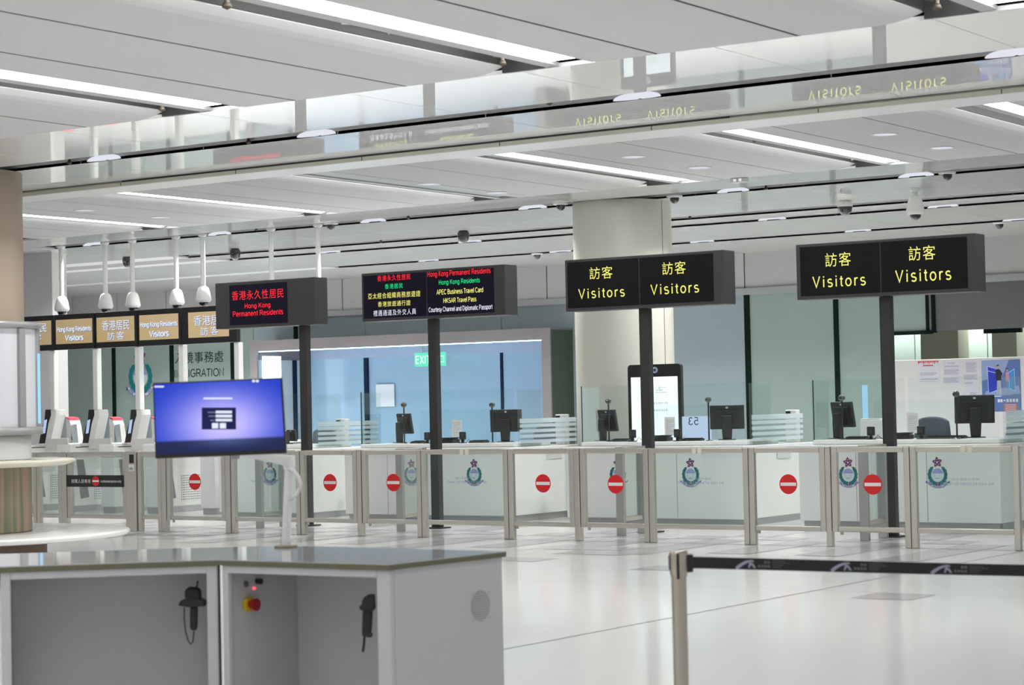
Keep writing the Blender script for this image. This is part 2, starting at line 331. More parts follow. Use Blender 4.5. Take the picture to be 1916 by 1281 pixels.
# lettering: outlines of the built-in typeface turned into flat mesh
_TXT = {}
def text_faces(body, spacing=1.0, bold=0.0):
    if all(ch in GLYPH for ch in body): return stroke_text(body, spacing, 0.062 + bold * 0.7)
    bold = 0.0; key = (body, spacing, bold)
    if key not in _TXT:
        c = bpy.data.curves.new('t', 'FONT'); c.body = body; c.resolution_u = 3; c.space_character = spacing; c.offset = bold
        o = bpy.data.objects.new('t', c); COL.objects.link(o); bpy.context.view_layer.update()
        me = bpy.data.meshes.new_from_object(o.evaluated_get(bpy.context.evaluated_depsgraph_get()))
        _TXT[key] = ([tuple(v.co) for v in me.vertices], [tuple(p.vertices) for p in me.polygons])
        bpy.data.objects.remove(o); bpy.data.curves.remove(c); bpy.data.meshes.remove(me)
    return _TXT[key]
def text(mb, body, O, U, V, a0, a1, b0, b1, spacing=1.0, bold=0.0):
    vs, fs = text_faces(body, spacing, bold)
    x0 = min(v[0] for v in vs); x1 = max(v[0] for v in vs); y0 = min(v[1] for v in vs); y1 = max(v[1] for v in vs)
    O, U, V = Vector(O), Vector(U), Vector(V)
    mb.add([O + U * (a0 + (a1 - a0) * (v[0] - x0) / (x1 - x0)) + V * (b0 + (b1 - b0) * (v[1] - y0) / (y1 - y0)) for v in vs], fs)
UX, UZ = Vector((1, 0, 0)), Vector((0, 0, 1))
def text_at(mb, body, px0, px1, pyc, ph, Y, spacing=1.0, bold=0.0):
    """letters between two picture columns on the plane y = Y (a sign face), ph picture rows tall"""
    xm = (px0 + px1) / 2
    x0, x1 = PX(px0, Y, pyc), PX(px1, Y, pyc)
    z1, z0 = at_y(xm, pyc - ph / 2, Y).z, at_y(xm, pyc + ph / 2, Y).z
    text(mb, body, (0, Y, 0), UX, UZ, x0, x1, z0, z1, spacing, bold)

def disc(mb, O, U, V, r, n=28, rx=None):
    mb.poly([Vector(O) + Vector(U) * (rx or r) * math.cos(2 * math.pi * i / n) + Vector(V) * r * math.sin(2 * math.pi * i / n) for i in range(n)])
def crest(mb, O, U, V, h, d):
    """wreathed badge h tall, centred on O; d is the small step towards the viewer between its layers"""
    O, U, V, d = Vector(O), Vector(U), Vector(V), Vector(d)
    P = lambda a, b, k=0: O + U * (a * h) + V * ((b - 0.5) * h) + d * k
    cy = 0.43
    mb.cur = 0
    for sgn in (-1, 1):
        n = 26; out, inn = [], []
        for i in range(n + 1):
            t = math.radians(-88 + 152 * i / n)
            w = 0.5 + 0.5 * math.sin(i * 2 * math.pi / 3.7)
            ro = 0.335 + 0.022 * w; ri = 0.225 + 0.012 * (1 - w)
            if i > n - 4: k = (i - (n - 4)) / 4; ri, ro = ri + 0.055 * k, ro - 0.045 * k
            out.append((sgn * ro * math.cos(t), cy + ro * math.sin(t) * 1.04)); inn.append((sgn * ri * math.cos(t), cy + ri * math.sin(t) * 1.04))
        for i in range(n): mb.poly([P(*out[i]), P(*out[i + 1]), P(*inn[i + 1]), P(*inn[i])])
    n = 24
    for up, mi in ((True, 2), (False, 3)):
        mb.cur = mi; a0 = 0.12 if up else math.pi + 0.12 - 2 * 0.12 + 0.0
        a0, a1 = (0.2, math.pi - 0.2) if up else (math.pi - 0.2, 2 * math.pi + 0.2)
        mb.poly([P(0.205 * math.cos(a0 + (a1 - a0) * i / n), cy + 0.215 * math.sin(a0 + (a1 - a0) * i / n)) for i in range(n + 1)])
    mb.cur = 4
    for x in (-0.11, 0.09): mb.poly([P(x - 0.004, cy - 0.08, 1), P(x + 0.004, cy - 0.08, 1), P(x + 0.004, cy + 0.03, 1), P(x - 0.004, cy + 0.03, 1)])
    mb.poly([P(-0.08, cy - 0.13, 1), P(0.08, cy - 0.12, 1), P(0.07, cy - 0.105, 1), P(-0.07, cy - 0.115, 1)])
    mb.cur = 1
    for k in range(5):
        a = math.radians(90 + 72 * k); ca, sa = math.cos(a), math.sin(a)
        pts = [(0.02, 0), (0.05, 0.055), (0.11, 0.07), (0.185, 0.02), (0.135, -0.035), (0.07, -0.05)]
        mb.poly([P(x * ca - y * sa, 0.85 + (x * sa + y * ca), 1) for x, y in pts])
    mb.cur = 5
    for k in range(5):
        a = math.radians(90 + 72 * k); ca, sa = math.cos(a), math.sin(a)
        mb.poly([P(x * ca - y * sa, 0.85 + (x * sa + y * ca), 2) for x, y in [(0.065, 0), (0.085, 0.02), (0.115, 0.015), (0.10, -0.008)]])
    mb.cur = 5; n = 16
    arc = lambda r, t: (r * math.cos(math.radians(t)) * 1.0, 0.46 + r * math.sin(math.radians(t)))
    for i in range(n):
        t0, t1 = 215 + 110 * i / n, 215 + 110 * (i + 1) / n
        mb.poly([P(*arc(0.395, t0), 1), P(*arc(0.395, t1), 1), P(*arc(0.47, t1), 1), P(*arc(0.47, t0), 1)])
    mb.cur = 4
    for ra, rb in ((0.392, 0.402), (0.462, 0.474)):
        for i in range(n):
            t0, t1 = 213 + 114 * i / n, 213 + 114 * (i + 1) / n
            mb.poly([P(*arc(ra, t0), 2), P(*arc(ra, t1), 2), P(*arc(rb, t1), 2), P(*arc(rb, t0), 2)])
    for t in (224, 229, 234, 238, 250, 256, 262, 268, 274, 280, 286, 303, 308, 313, 318):
        mb.poly([P(*arc(0.41, t - 1.6), 2), P(*arc(0.41, t + 1.6), 2), P(*arc(0.455, t + 1.2), 2), P(*arc(0.455, t - 1.2), 2)])
    for sgn in (-1, 1): mb.poly([P(sgn * 0.37, 0.20, 2), P(sgn * 0.44, 0.235, 2), P(sgn * 0.41, 0.19, 2), P(sgn * 0.43, 0.165, 2), P(sgn * 0.36, 0.15, 2)])
    mb.cur = 6
    mb.poly([P(-0.05, 0.085, 3), P(0.05, 0.085, 3), P(0.06, 0.125, 3), P(0, 0.11, 3), P(-0.06, 0.125, 3)])
    mb.cur = 0
def no_entry(parent, x, y, z, r, name='no_entry_sticker'):
    mb = MB(); disc(mb, (x, y, z), UX, UZ, r, 36); mb.cur = 1
    mb.poly([(x - r * 0.88, y - 0.001, z - r * 0.17), (x + r * 0.88, y - 0.001, z - r * 0.17), (x + r * 0.88, y - 0.001, z + r * 0.17), (x - r * 0.88, y - 0.001, z + r * 0.17)])
    o = mb.build(name, [M_RED, M_STWHITE], parent); o['label'] = 'round red no entry sticker with white bar'; return o

# ------------------------------------------------------------------ the setting: floor, ceilings, walls
Z1, U1 = H + 2.5, 2.5                       # near ceiling height and eye-to-ceiling distance
Z2, U2 = H + 2.95, 2.95                     # far ceiling
YW = 37.8                                   # back wall

mb = MB(); T = 0.53
mb.box(-46, 6, -6, 47, -0.05, -0.012)
GREY = [(-7.33, 16.25, 0.5, 0.5)]
mb.cur = 0
mb.poly([(-46, -6, 0), (6, -6, 0), (6, 47, 0), (-46, 47, 0)])
mb.cur = 1
def patch(x0, x1, y0, y1, z=0.002): mb.poly([(x0, y0, z), (x1, y0, z), (x1, y1, z), (x0, y1, z)])
patch(-7.60, -7.06, 16.0, 16.53); patch(-10.9, -10.36, 17.95, 18.48); patch(-13.1, -12.4, 18.5, 18.98); patch(-12.88, -11.95, 19.55, 20.06)
patch(-12.88, -12.35, 20.2, 20.7)
for i in range(14):                          # grey bands in front of and beyond the barrier line
    x = -8.62 - 1.06 * i
    patch(x - 0.53, x, 20.15 if i % 3 else 19.75, 22.2, 0.0022)
    patch(x - 1.06, x - 0.53, 22.2, 22.75, 0.0022)
    if i % 2: patch(x - 0.53, x, 22.75, 24.0, 0.0022)
mb.cur = 2
patch(-40, 4, 21.455, 21.48, 0.003)
for i in range(30): patch(-20.75 + 0.052 * i, -20.722 + 0.052 * i, 20.72, 21.12, 0.003)
mb.cur = 3
for r in range(2):
    for i in range(26): patch(-20.72 + 0.06 * i, -20.69 + 0.06 * i, 20.74 + 0.19 * r, 20.90 + 0.19 * r, 0.004)
for i in range(34): patch(-21.3 + 0.07 * i, -21.26 + 0.07 * i, 22.3, 22.7, 0.004)
mb.cur = 2
for x in (-8.17, -13.5, -19.0, -2.6): patch(x - 0.006, x + 0.006, 2, 21.6, 0.003)
for y in (16.55, 8.6): patch(-40, 4, y - 0.004, y + 0.004, 0.003)
struct('floor', mb, [M_FLOOR, M_FLOORG, M_JOINT, mat('white tactile stud', (0.88, 0.88, 0.87), 0.3)])

def slot_end_profile(b, z):                  # curled panel edge beside a light slot (x from b leftwards)
    return [(b, z + 0.055), (b - 0.04, z + 0.043), (b - 0.11, z + 0.024), (b - 0.20, z + 0.008), (b - 0.34, z)]
def light_slot(a, b, y0, y1, z, strip_mat, label, scale=1.0):
    w = a - b
    t = thing('ceiling_light', ((a + b) / 2, (y0 + y1) / 2, z), label, 'ceiling light', 'linear ceiling lights')
    q = MB(); q.box(a - 0.02, a - 0.37 * w, y0 + 0.03, y1 - 0.12, z + 0.02, z + 0.05); q.build('diffuser', strip_mat, t)
    q = MB(); q.box(a - 0.375 * w, a - 0.52 * w, y0, y1, z + 0.005, z + 0.03); q.box(a - 0.02, a, y0, y1, z, z + 0.06); q.build('reflector_strip', M_GREYSTRIP, t)
    q = MB(); zt = z + 0.20
    q.box(a - 0.52 * w, b + 0.02, y0, y1, zt, zt + 0.02); q.box(b, b + 0.02, y0, y1, z + 0.06, zt); q.box(a - 0.52 * w, a - 0.50 * w, y0, y1, z + 0.035, zt)
    q.box(a - 0.52 * w, b + 0.02, y1 - 0.02, y1, z, zt)
    q.build('groove_housing', M_GROOVE, t)
    q = MB(); q.box(a - 0.535 * w, a - 0.545 * w, y0 + 0.05, y1 - 0.1, z + 0.05, z + 0.10); q.build('cove_lamp', M_COVE, t)
    return t

# near ceiling: matt panels run away from the viewer, light slots between them
NEAR_SLOTS = [(-0.53, -0.87), (-1.905, -2.24), (-3.27, -3.60), (-4.64, -5.0), (-6.01, -6.37)]
YN0, YN1 = 2.0, 5.265 * U1
mb = MB()
edges = []
for i, (a, b) in enumerate(NEAR_SLOTS):
    nxt = NEAR_SLOTS[i + 1][0] if i + 1 < len(NEAR_SLOTS) else b - 1.04
    a, b, nxt = a * U1, b * U1, nxt * U1
    cuts = [b, b - 0.37 * U1, b - 0.82 * U1, nxt]
    pr = slot_end_profile(b, Z1); x1 = cuts[1] + 0.016
    pts = [(x, YN0, z) for x, z in pr] + [(x1, YN0, Z1), (x1, YN0, Z1 + 0.02)] + [(x, YN0, z + 0.02) for x, z in pr[::-1]]
    mb.smooth = False; mb.prism(pts, (0, YN1 - YN0, 0))
    mb.box(cuts[1] - 0.016, cuts[2] + 0.016, YN0, YN1, Z1, Z1 + 0.02)
    mb.box(cuts[2] - 0.016, cuts[3], YN0, YN1, Z1, Z1 + 0.02)
mb.box(NEAR_SLOTS[0][0] * U1, 4, YN0, YN1, Z1, Z1 + 0.02)
struct('ceiling', mb, M_CEIL)
mb = MB()
for a, b in NEAR_SLOTS:
    for c in (b - 0.37, b - 0.82): mb.box(c * U1 - 0.02, c * U1 + 0.02, YN0, YN1 - 0.01, Z1 + 0.002, Z1 + 0.008)
struct('trim_9', mb, M_GROOVE)
slot_words = ['closest to the camera side, out of the top of view', 'ending at the top right corner', 'largest and brightest, crossing the top middle', 'at the upper left edge over the tan column', 'furthest over to the left, beyond the tan column']
for i, (a, b) in enumerate(NEAR_SLOTS[1:4], 1):
    light_slot(a * U1, b * U1, YN0, YN1 - 0.03, Z1, M_STRIP, 'white strip light in the near ceiling, ' + slot_words[i])
q = MB(); q.box(-24, 4, YN0, 16.9, Z1 + 0.30, Z1 + 0.33); struct('ceiling', q, M_DARKGAP)

# gloss soffit with a dark channel across it, then a small hanging beam
YC0, YC1, YL = 5.875 * U1, 6.02 * U1, 16.45
mb = MB()
jx = [(-2.216 + 0.66 * k) * U1 for k in range(4, -13, -1)]
for y0, y1, sh in ((YN1, YC0, 0.0), (YC1, YL, 0.0)):
    for k in range(len(jx) - 1): mb.box(jx[k + 1] + 0.004, jx[k] - 0.004, y0, y1, Z1, Z1 + 0.03)
struct('ceiling', mb, M_GLOSSC)
XCH = -16.75
mb = MB(); mb.box(XCH, 4, YC0 - 0.02, YC0, Z1 + 0.001, Z1 + 0.25); mb.box(XCH, 4, YC1, YC1 + 0.02, Z1 + 0.001, Z1 + 0.25); mb.box(XCH, 4, YC0 - 0.02, YC1 + 0.02, Z1 + 0.25, Z1 + 0.27)
mb.box(XCH - 6, XCH, YC0, YC1, Z1 + 0.0, Z1 + 0.03)
struct('trim_1', mb, M_CHAN)
mb = MB(); mb.box(-30, 4, YL, 16.91, 4.094, 4.132); mb.box(-30, 4, YL + 0.02, 16.9, 4.132, Z1)
struct('trim_2', mb, M_LIP)
mb = MB(); mb.box(-30, 4, YL + 0.004, 16.915, 4.088, 4.0935); struct('trim_11', mb, mat('white beam underside', (0.90, 0.90, 0.89), 0.3))
mb = MB(); mb.box(PX(228, YL, 337), PX(1363, YL, 217), YL - 0.002, YL + 0.02, 4.132, Z1); struct('trim_3', mb, M_BLACK)
mb = MB()
for px, py in ((226, 342), (441, 320), (677, 297), (935, 269), (1219, 241), (1531, 206), (1874, 171)):
    x = PX(px, YL, py); mb.box(x - 0.004, x + 0.004, YL - 0.002, YL + 0.02, 4.096, 4.132)
struct('trim_4', mb, M_BLACK)

# far ceiling
FAR_SLOTS = [(-1.62, -1.88), (-2.65, -2.91), (-3.675, -3.935), (-4.70, -4.99), (-5.71, -5.97), (-6.82, -7.05), (-7.93, -8.20), (-9.0, -9.26)]
YF0, YF1 = 16.93, 8.46 * U2
mb = MB()
mb.box(-46, FAR_SLOTS[-1][1] * U2 - 0.4, YF0, YF1, Z2, Z2 + 0.02)
mb.box(FAR_SLOTS[0][0] * U2, 4, YF0, YF1, Z2, Z2 + 0.02)
for i, (a, b) in enumerate(FAR_SLOTS):
    nxt = FAR_SLOTS[i + 1][0] if i + 1 < len(FAR_SLOTS) else b - 0.4 / U2
    a, b, nxt = a * U2, b * U2, nxt * U2
    cuts = [b, b - 0.29 * U2, b - 0.65 * U2, nxt]
    pr = slot_end_profile(b, Z2)
    x1 = max(cuts[1], nxt) + 0.010
    pts = [(x, YF0, z) for x, z in pr] + [(x1, YF0, Z2), (x1, YF0, Z2 + 0.02)] + [(x, YF0, z + 0.02) for x, z in pr[::-1]]
    mb.prism(pts, (0, YF1 - YF0, 0))
    if i + 1 < len(FAR_SLOTS):
        mb.box(cuts[1] - 0.010, cuts[2] + 0.010, YF0, YF1, Z2, Z2 + 0.02); mb.box(cuts[2] - 0.010, cuts[3], YF0, YF1, Z2, Z2 + 0.02)
struct('ceiling', mb, M_CEIL)
mb = MB()
for a, b in FAR_SLOTS[:-1]:
    for c in (b - 0.29, b - 0.65): mb.box(c * U2 - 0.015, c * U2 + 0.015, YF0, YF1 - 0.01, Z2 + 0.002, Z2 + 0.008)
struct('trim_10', mb, M_GROOVE)
M_OFF = mat('unlit diffuser', (0.45, 0.47, 0.46), 0.3)
for i, (words_, sm) in {1: ('rightmost, behind the hanging beam', M_STRIPF), 2: ('above the rightmost visitors sign', M_STRIPF), 3: ('pointing at the top of the round column', M_STRIPF), 4: ('unlit, over the two-language residents sign', M_OFF),
                        5: ('above the red permanent residents sign', M_STRIPF), 6: ('next to the tan column, above the far e-gates', M_STRIPF)}.items():
    a, b = FAR_SLOTS[i]
    light_slot(a * U2, b * U2, YF0, YF1 - 0.03, Z2, sm, 'strip light in the far ceiling, ' + words_)
q = MB(); q.box(-46, 4, YF0 - 0.02, 38, Z2 + 0.30, Z2 + 0.33); q.box(-46, 4, 16.91, 16.93, 4.094, Z2 + 0.30); struct('ceiling', q, M_DARKGAP)

CH = [(8.84 * U2, 9.03 * U2), (10.0 * U2, 10.2 * U2), (10.45 * U2, 10.60 * U2), (11.60 * U2, 11.75 * U2)]
def slabs(name, y0, y1, m, xs, gap=0.004):
    mb = MB()
    for k in range(len(xs) - 1): mb.box(xs[k + 1] + gap, xs[k] - gap, y0, y1, Z2, Z2 + 0.03)
    struct(name, mb, m)
fx = [4 - 1.72 * k for k in range(30)]
mb = MB()
for y0, y1 in ((YF1, CH[0][0]), (CH[0][1], 28.3), (28.306, CH[1][0]), (CH[1][1], CH[2][0])):
    for k in range(len(fx) - 1): mb.box(fx[k + 1] + 0.004, fx[k] - 0.004, y0, y1, Z2, Z2 + 0.03)
struct('ceiling', mb, M_GLOSSC)
mb = MB()
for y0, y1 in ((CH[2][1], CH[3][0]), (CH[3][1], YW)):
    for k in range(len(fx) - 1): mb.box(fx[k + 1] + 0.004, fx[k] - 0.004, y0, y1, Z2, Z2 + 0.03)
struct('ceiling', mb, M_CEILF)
mb = MB()
for y0, y1 in CH:
    mb.box(-28.0, 4, y0 - 0.02, y0, Z2 + 0.001, Z2 + 0.22); mb.box(-28.0, 4, y1, y1 + 0.02, Z2 + 0.001, Z2 + 0.22); mb.box(-28.0, 4, y0, y1, Z2 + 0.22, Z2 + 0.24)
    mb.box(-46, -28.0, y0, y1, Z2, Z2 + 0.03)
struct('trim_5', mb, M_CHAN)

# back wall: bulkhead, glass panels, opening at the right, portal
ZB = 3.76
mb = MB(); cur = -46.0
bj = sorted([PX(x, YW, 520) for x in (135, 218, 310, 640, 1023, 1393)] + [-9.6, -5.0, 0])
for x in bj + [4.0]: mb.box(cur + 0.012, x - 0.012, YW, YW + 0.3, ZB + 0.13, Z2); cur = x
struct('wall_back', mb, M_BULK)
mb = MB(); mb.box(-46, 4, YW + 0.02, YW + 0.3, ZB + 0.1, Z2); struct('wall_back', mb, M_BLACK)
mb = MB(); mb.box(-46, 4, YW - 0.06, YW + 0.3, ZB, ZB + 0.13); struct('trim_6', mb, M_BULKT)
XPR = PX(1068, YW); XPL = PX(468, 37.0, 700)
ZPT, ZPI = 3.25, 3.0
n_win = [0]
def pane(x0, x1, z0, z1, m):
    n_win[0] += 1
    q = MB(); q.box(x0, x1, YW + 0.08, YW + 0.14, z0, z1); return struct('window_%d' % n_win[0], q, m)
pn = [(100, 205, M_WALLG), (211, 313, M_WALLG), (320, 427, M_WALLG), (433, 470, M_WALLG)]
for a, b, m in pn: pane(PX(a, YW, 640), PX(b, YW, 640), 0, ZB, m)
for a, b in ((470, 546), (553, 679), (679.6, 934), (934.6, 1068)): pane(PX(a, YW, 600), PX(b, YW, 600), ZPT - 0.1, ZB, M_WALL_BLUELIT)
pane(PX(1068, YW), PX(1230, YW), 0, ZB, M_WALL_BLUELIT)
pane(PX(1238, YW, 600), PX(1390, YW, 600), 0, ZB, M_WALL_BLUELIT); pane(PX(1400, YW, 600), PX(1557, YW, 600), 0, ZB, M_WALLG)
q = MB(); q.box(PX(1613.5, YW + 0.07, 755), PX(1624, YW + 0.07, 755), YW + 0.07, YW + 0.078, 1.05, at_y(1618, 720, YW + 0.07).z); tag(q.build('window_20', glow('lit slit', (0.42, 0.75, 1.0), 0.85)), kind='structure')
XO = PX(1662, YW, 700); ZO = at_y(1700, 619, YW).z
pane(PX(1566, YW, 600), XO, 0, ZB, M_WALLG); pane(XO + 0.004, PX(1729, YW, 600), ZO, ZB, M_WALLG)
mb = MB()
for a, b in ((205, 211), (313, 320), (427, 433), (1230, 1238), (1390, 1400), (1557, 1566)): mb.box(PX(a, YW, 600) + 0.002, PX(b, YW, 600) - 0.002, YW + 0.05, YW + 0.14, 0, ZB)
for a, b in ((546, 553),): mb.box(PX(a, YW, 600) + 0.002, PX(b, YW, 600) - 0.002, YW + 0.05, YW + 0.14, ZPT - 0.1, ZB)
mb.box(PX(1730, YW, 580), PX(1736, YW, 580), YW + 0.04, YW + 0.14, ZO - 0.05, ZB); mb.box(PX(1740.5, YW, 580), PX(1747, YW, 580), YW + 0.04, YW + 0.14, ZO - 0.05, ZB)
mb.box(XO, PX(1740, YW, 600), YW + 0.03, YW + 0.14, ZO - 0.07, ZO - 0.002)
struct('trim_7', mb, M_MULL)
mb = MB(); mb.box(PX(1736, YW, 580), PX(1740.5, YW, 580), YW + 0.06, YW + 0.14, ZO - 0.02, ZB); struct('trim_8', mb, M_PORTAL)
mb = MB(); mb.box(PX(1747, YW, 580), 4, YW + 0.08, YW + 0.2, at_y(1870, 614, YW).z, ZB); struct('wall_header', mb, M_HEADER)
# pier at the left
XP = PX(97, 27.0, 500)
mb = MB(); mb.box(-46, XP, 27.0, 27.36, 0, Z2); struct('wall_left', mb, M_PIER)
mb = MB(); mb.box(-46.3, -46, -6, YW, 0, Z2); struct('wall_side', mb, M_PIER)

# portal: frame, blue-lit recess, doors
YP = 37.0
mbF = MB(); fw = 0.22
mbF.box(XPL, XPR, YP, YP + 0.04, ZPI, ZPT); mbF.box(XPL, XPL + fw, YP, YP + 0.04, 0, ZPI); mbF.box(XPR - fw, XPR, YP, YP + 0.04, 0, ZPI)
mbF.box(XPL, XPR, YP + 0.04, YW + 1.2, ZPT - 0.04, ZPT); mbF.box(XPL, XPL + 0.05, YP + 0.04, YW + 1.2, 0, ZPT - 0.04)
door = mbF.build('door_1', M_PORTAL); tag(door, kind='structure')
q = MB(); q.box(XPR - 0.05, XPR, YP + 0.04, YW + 1.2, 0, ZPT - 0.04); q.build('portal_return', M_PORTALD, door)
q = MB(); q.box(XPL + fw, XPR - fw, YP + 0.06, YP + 0.09, ZPI - 0.015, ZPI + 0.03); q.build('light_strip', glow('blue white strip', (0.33, 0.64, 1.0), 16.0), door)
YD = YW + 1.0
q = MB(); q.box(XPL + 0.05, XPR - 0.05, YD, YD + 0.1, 2.82, ZPT - 0.04); q.build('header', M_HEAD_BLUELIT, door)
xa, xb, xc, xd = PX(590, YD), PX(683, YD), PX(937, YD), PX(1012, YD)
for i, (x0, x1) in enumerate(((XPL + 0.06, PX(546, YD) - 0.03), (PX(553, YD), xb - 0.05), (xb + 0.06, xc - 0.03), (xc + 0.04, XPR - 0.06))):
    q = MB(); q.box(x0, x1, YD + 0.02 + 0.03 * (i == 2), YD + 0.08, 0.0, 2.815); q.build('door_pane', M_DOOR_BLUELIT, door)
q = MB()
for x0, x1 in ((PX(546, YD) - 0.03, PX(553, YD)), (xb - 0.05, xb + 0.06), (xc - 0.03, xc + 0.04)): q.box(x0 + 0.002, x1 - 0.002, YD - 0.01, YD + 0.09, 0, 2.815)
q.build('mullion', M_DKBLUE, door)
XV = XPL + 0.051
q = MB(); q.box(XV, XV + 0.02, YP + 0.10, YD - 0.01, 0.0, 2.81); q.build('reveal_panel', mat('pale reveal panel', (0.50, 0.54, 0.56), 0.3), door)
q = MB(); q.box(XV + 0.021, XV + 0.04, at_x(546, 700, XV).y, at_x(553.5, 700, XV).y, 0.0, 2.81); q.build('mullion', M_DKBLUE, door)
q = MB(); q.box(XV + 0.022, XV + 0.05, max(YP + 0.1, at_x(490, 690, XV).y), at_x(523, 690, XV).y, 1.0, 2.90); lw = q.build('lightbox', glow('bright light panel', (0.75, 0.92, 1.0), 3.2))
tag(lw, 'tall glowing white light panel just inside the grey doorway portal', 'light panel')

# far room beyond the opening at the right
YR = 45.0
mb = MB(); xs = [-20, PX(1712, YR, 660), PX(1733, YR, 660)]
for x0, x1 in ((-24, xs[1]), (xs[1], xs[2] + 0.0), (PX(1803, YR, 660), PX(1848, YR, 660)), (PX(1848, YR, 660), -10.0), (-10.0, -7.0), (-7, 4)): mb.box(x0 + 0.012, x1 - 0.012, YR, YR + 0.1, 0, 3.25)
struct('wall_far', mb, M_GREENW)
mb = MB(); mb.box(-24, 4, YR + 0.05, YR + 0.15, 0, 3.3); struct('wall_far', mb, M_MULL)
mb = MB(); mb.box(-24.2, 4, YW + 0.3, YR + 0.1, 3.26, 3.3); struct('ceiling', mb, M_CEIL)
mb = MB(); mb.box(-24.2, -24.1, YW + 0.3, YR + 0.1, 0, 3.3); struct('wall_far', mb, M_GREENW)
for a, b, lb in ((1733, 1803, 'beige square column beyond the opening, above the pinned notices'), (1866, 1912, 'beige square column beyond the opening, above the blue poster')):
    q = MB(); q.box(PX(a, 44, 650), PX(b, 44, 650), 43.7, 44.3, 0, 3.26); tag(q.build('square_column', M_BEIGE), lb, 'column', kind='structure')
q = MB(); q.box(-23.5, 2, 44.45, 44.55, 3.2, 3.255); tag(q.build('wall_washer', glow('far room strip', (0.93, 1.0, 0.96), 16.0)), 'bright linear wall washer along the ceiling of the room beyond the opening', 'ceiling light')
q = MB(); q.box(PX(1840, 40, 617), PX(1910, 40, 617), 40, 40.1, at_y(1875, 622.5, 40).z, at_y(1875, 612, 40).z + 0.15); tag(q.build('lintel_bar', M_MULL), 'dark green lintel bar hanging under the grey header panel', 'bar', kind='structure')

# round column
q = MB(); q.lathe((-16.27, 26.82, 0), [(0.73, 0), (0.73, Z2 - 0.001)], 64)
col_o = q.build('round_column', M_COLUMN); tag(col_o, 'thick cream round column rising to the far ceiling behind the counters', 'column', kind='structure')
q = MB(); q.box(-15.545, -15.535, 26.74, 26.75, 0.1, Z2 - 0.01); q.build('cladding_joint', M_GREYP, col_o)


# ------------------------------------------------------------------ things in the ceiling
def downlight(x, y, z, r, where, grp, power, facing=1):
    t = thing('downlight', (x, y, z), where, 'downlight', grp)
    q = MB(); n = 14
    q.lathe((x, y, z + 0.005), [(r * math.cos(math.pi / 2 * i / 8) + 1e-4, r * 0.24 * math.sin(math.pi / 2 * i / 8)) for i in range(9)], 24, sy=0.22)
    q.build('reflector', M_LAMP, t)
    la = bpy.data.lights.new('downlight_lamp', 'AREA'); la.shape = 'DISK'; la.size = 0.24; la.energy = power; la.spread = math.radians(125); la.color = (1.0, 1.0, 0.985)
    lo = bpy.data.objects.new('downlight_lamp', la); COL.objects.link(lo); lo.parent = t; lo.location = (0, -0.05, -0.02)
    return t
# scooped downlights along the dark channels: picture column of each, taken to the far side of its channel
P_NEAR, P_FAR = 30.0, 75.0
names_ch = ['the dark channel across the near soffit', 'the first dark channel of the far soffit', 'the second dark channel of the far soffit', 'the last dark channel before the back wall']
def on_channel(cols, yfar, z, r, ci, power):
    for i, (px, py) in enumerate(cols):
        x = at_z(px, py, z).x
        downlight(x, yfar - 0.05, z, r, 'downlight in %s, %s from its left' % (names_ch[ci], ordinal(i, len(cols))), 'downlights of ' + names_ch[ci], power * (2.4 if ci >= 2 and i < 2 else 1.0))
on_channel([(195, 300), (590, 254), (1190, 185), (1903, 106)], YC1, Z1, 0.23, 0, P_NEAR)
on_channel([(183, 460), (413, 440), (690, 415), (998, 391), (1375, 360), (1720, 332)], CH[0][1], Z2, 0.26, 1, P_FAR)
on_channel([(180, 505), (346, 495), (615, 473), (871, 453), (1447, 412), (1783, 391)], CH[2][1], Z2, 0.26, 2, P_FAR)
on_channel([(185, 532), (372, 518), (580, 503), (803, 489), (1050, 472), (1318, 454), (1610, 434), (1910, 414)], CH[3][1], Z2, 0.26, 3, P_FAR)
for i, (px, py, sx, w) in enumerate(((45, 181, 0, 'the strip light groove at the upper left edge'), (688, 83, 0, 'the groove of the big strip light crossing the top'))):
    b = (-5.0, -3.60)[i] * U1; y = at_z(px, py, Z1).y
    t = thing('downlight', (b, y, Z1), 'scooped white downlight in ' + w, 'downlight', 'downlights of the strip light grooves')
    q = MB(); q.lathe((b + 0.02, y, Z1 + 0.105), [(0.26 * math.cos(math.pi / 2 * k / 8) + 1e-4, 0.10 * math.sin(math.pi / 2 * k / 8)) for k in range(9)], 24, sx=0.2); q.build('reflector', M_LAMP, t)
for i, (px, py, fi, w) in enumerate(((1503, 293, 2, 'behind the visitors signs'), (1085, 328, 3, 'touching the top of the round column'), (760, 358, 4, 'over the two-language residents sign'), (430, 388, 5, 'over the camera poles'), (137, 420, 6, 'over the far e-gates'))):
    b = FAR_SLOTS[fi][1] * U2; y = at_z(px, py, Z2).y
    t = thing('downlight', (b, y, Z2), 'small scooped downlight in a far strip light groove, ' + w, 'downlight', 'downlights of the strip light grooves')
    q = MB(); q.lathe((b + 0.02, y, Z2 + 0.105), [(0.21 * math.cos(math.pi / 2 * k / 8) + 1e-4, 0.09 * math.sin(math.pi / 2 * k / 8)) for k in range(9)], 24, sx=0.2); q.build('reflector', M_LAMP, t)
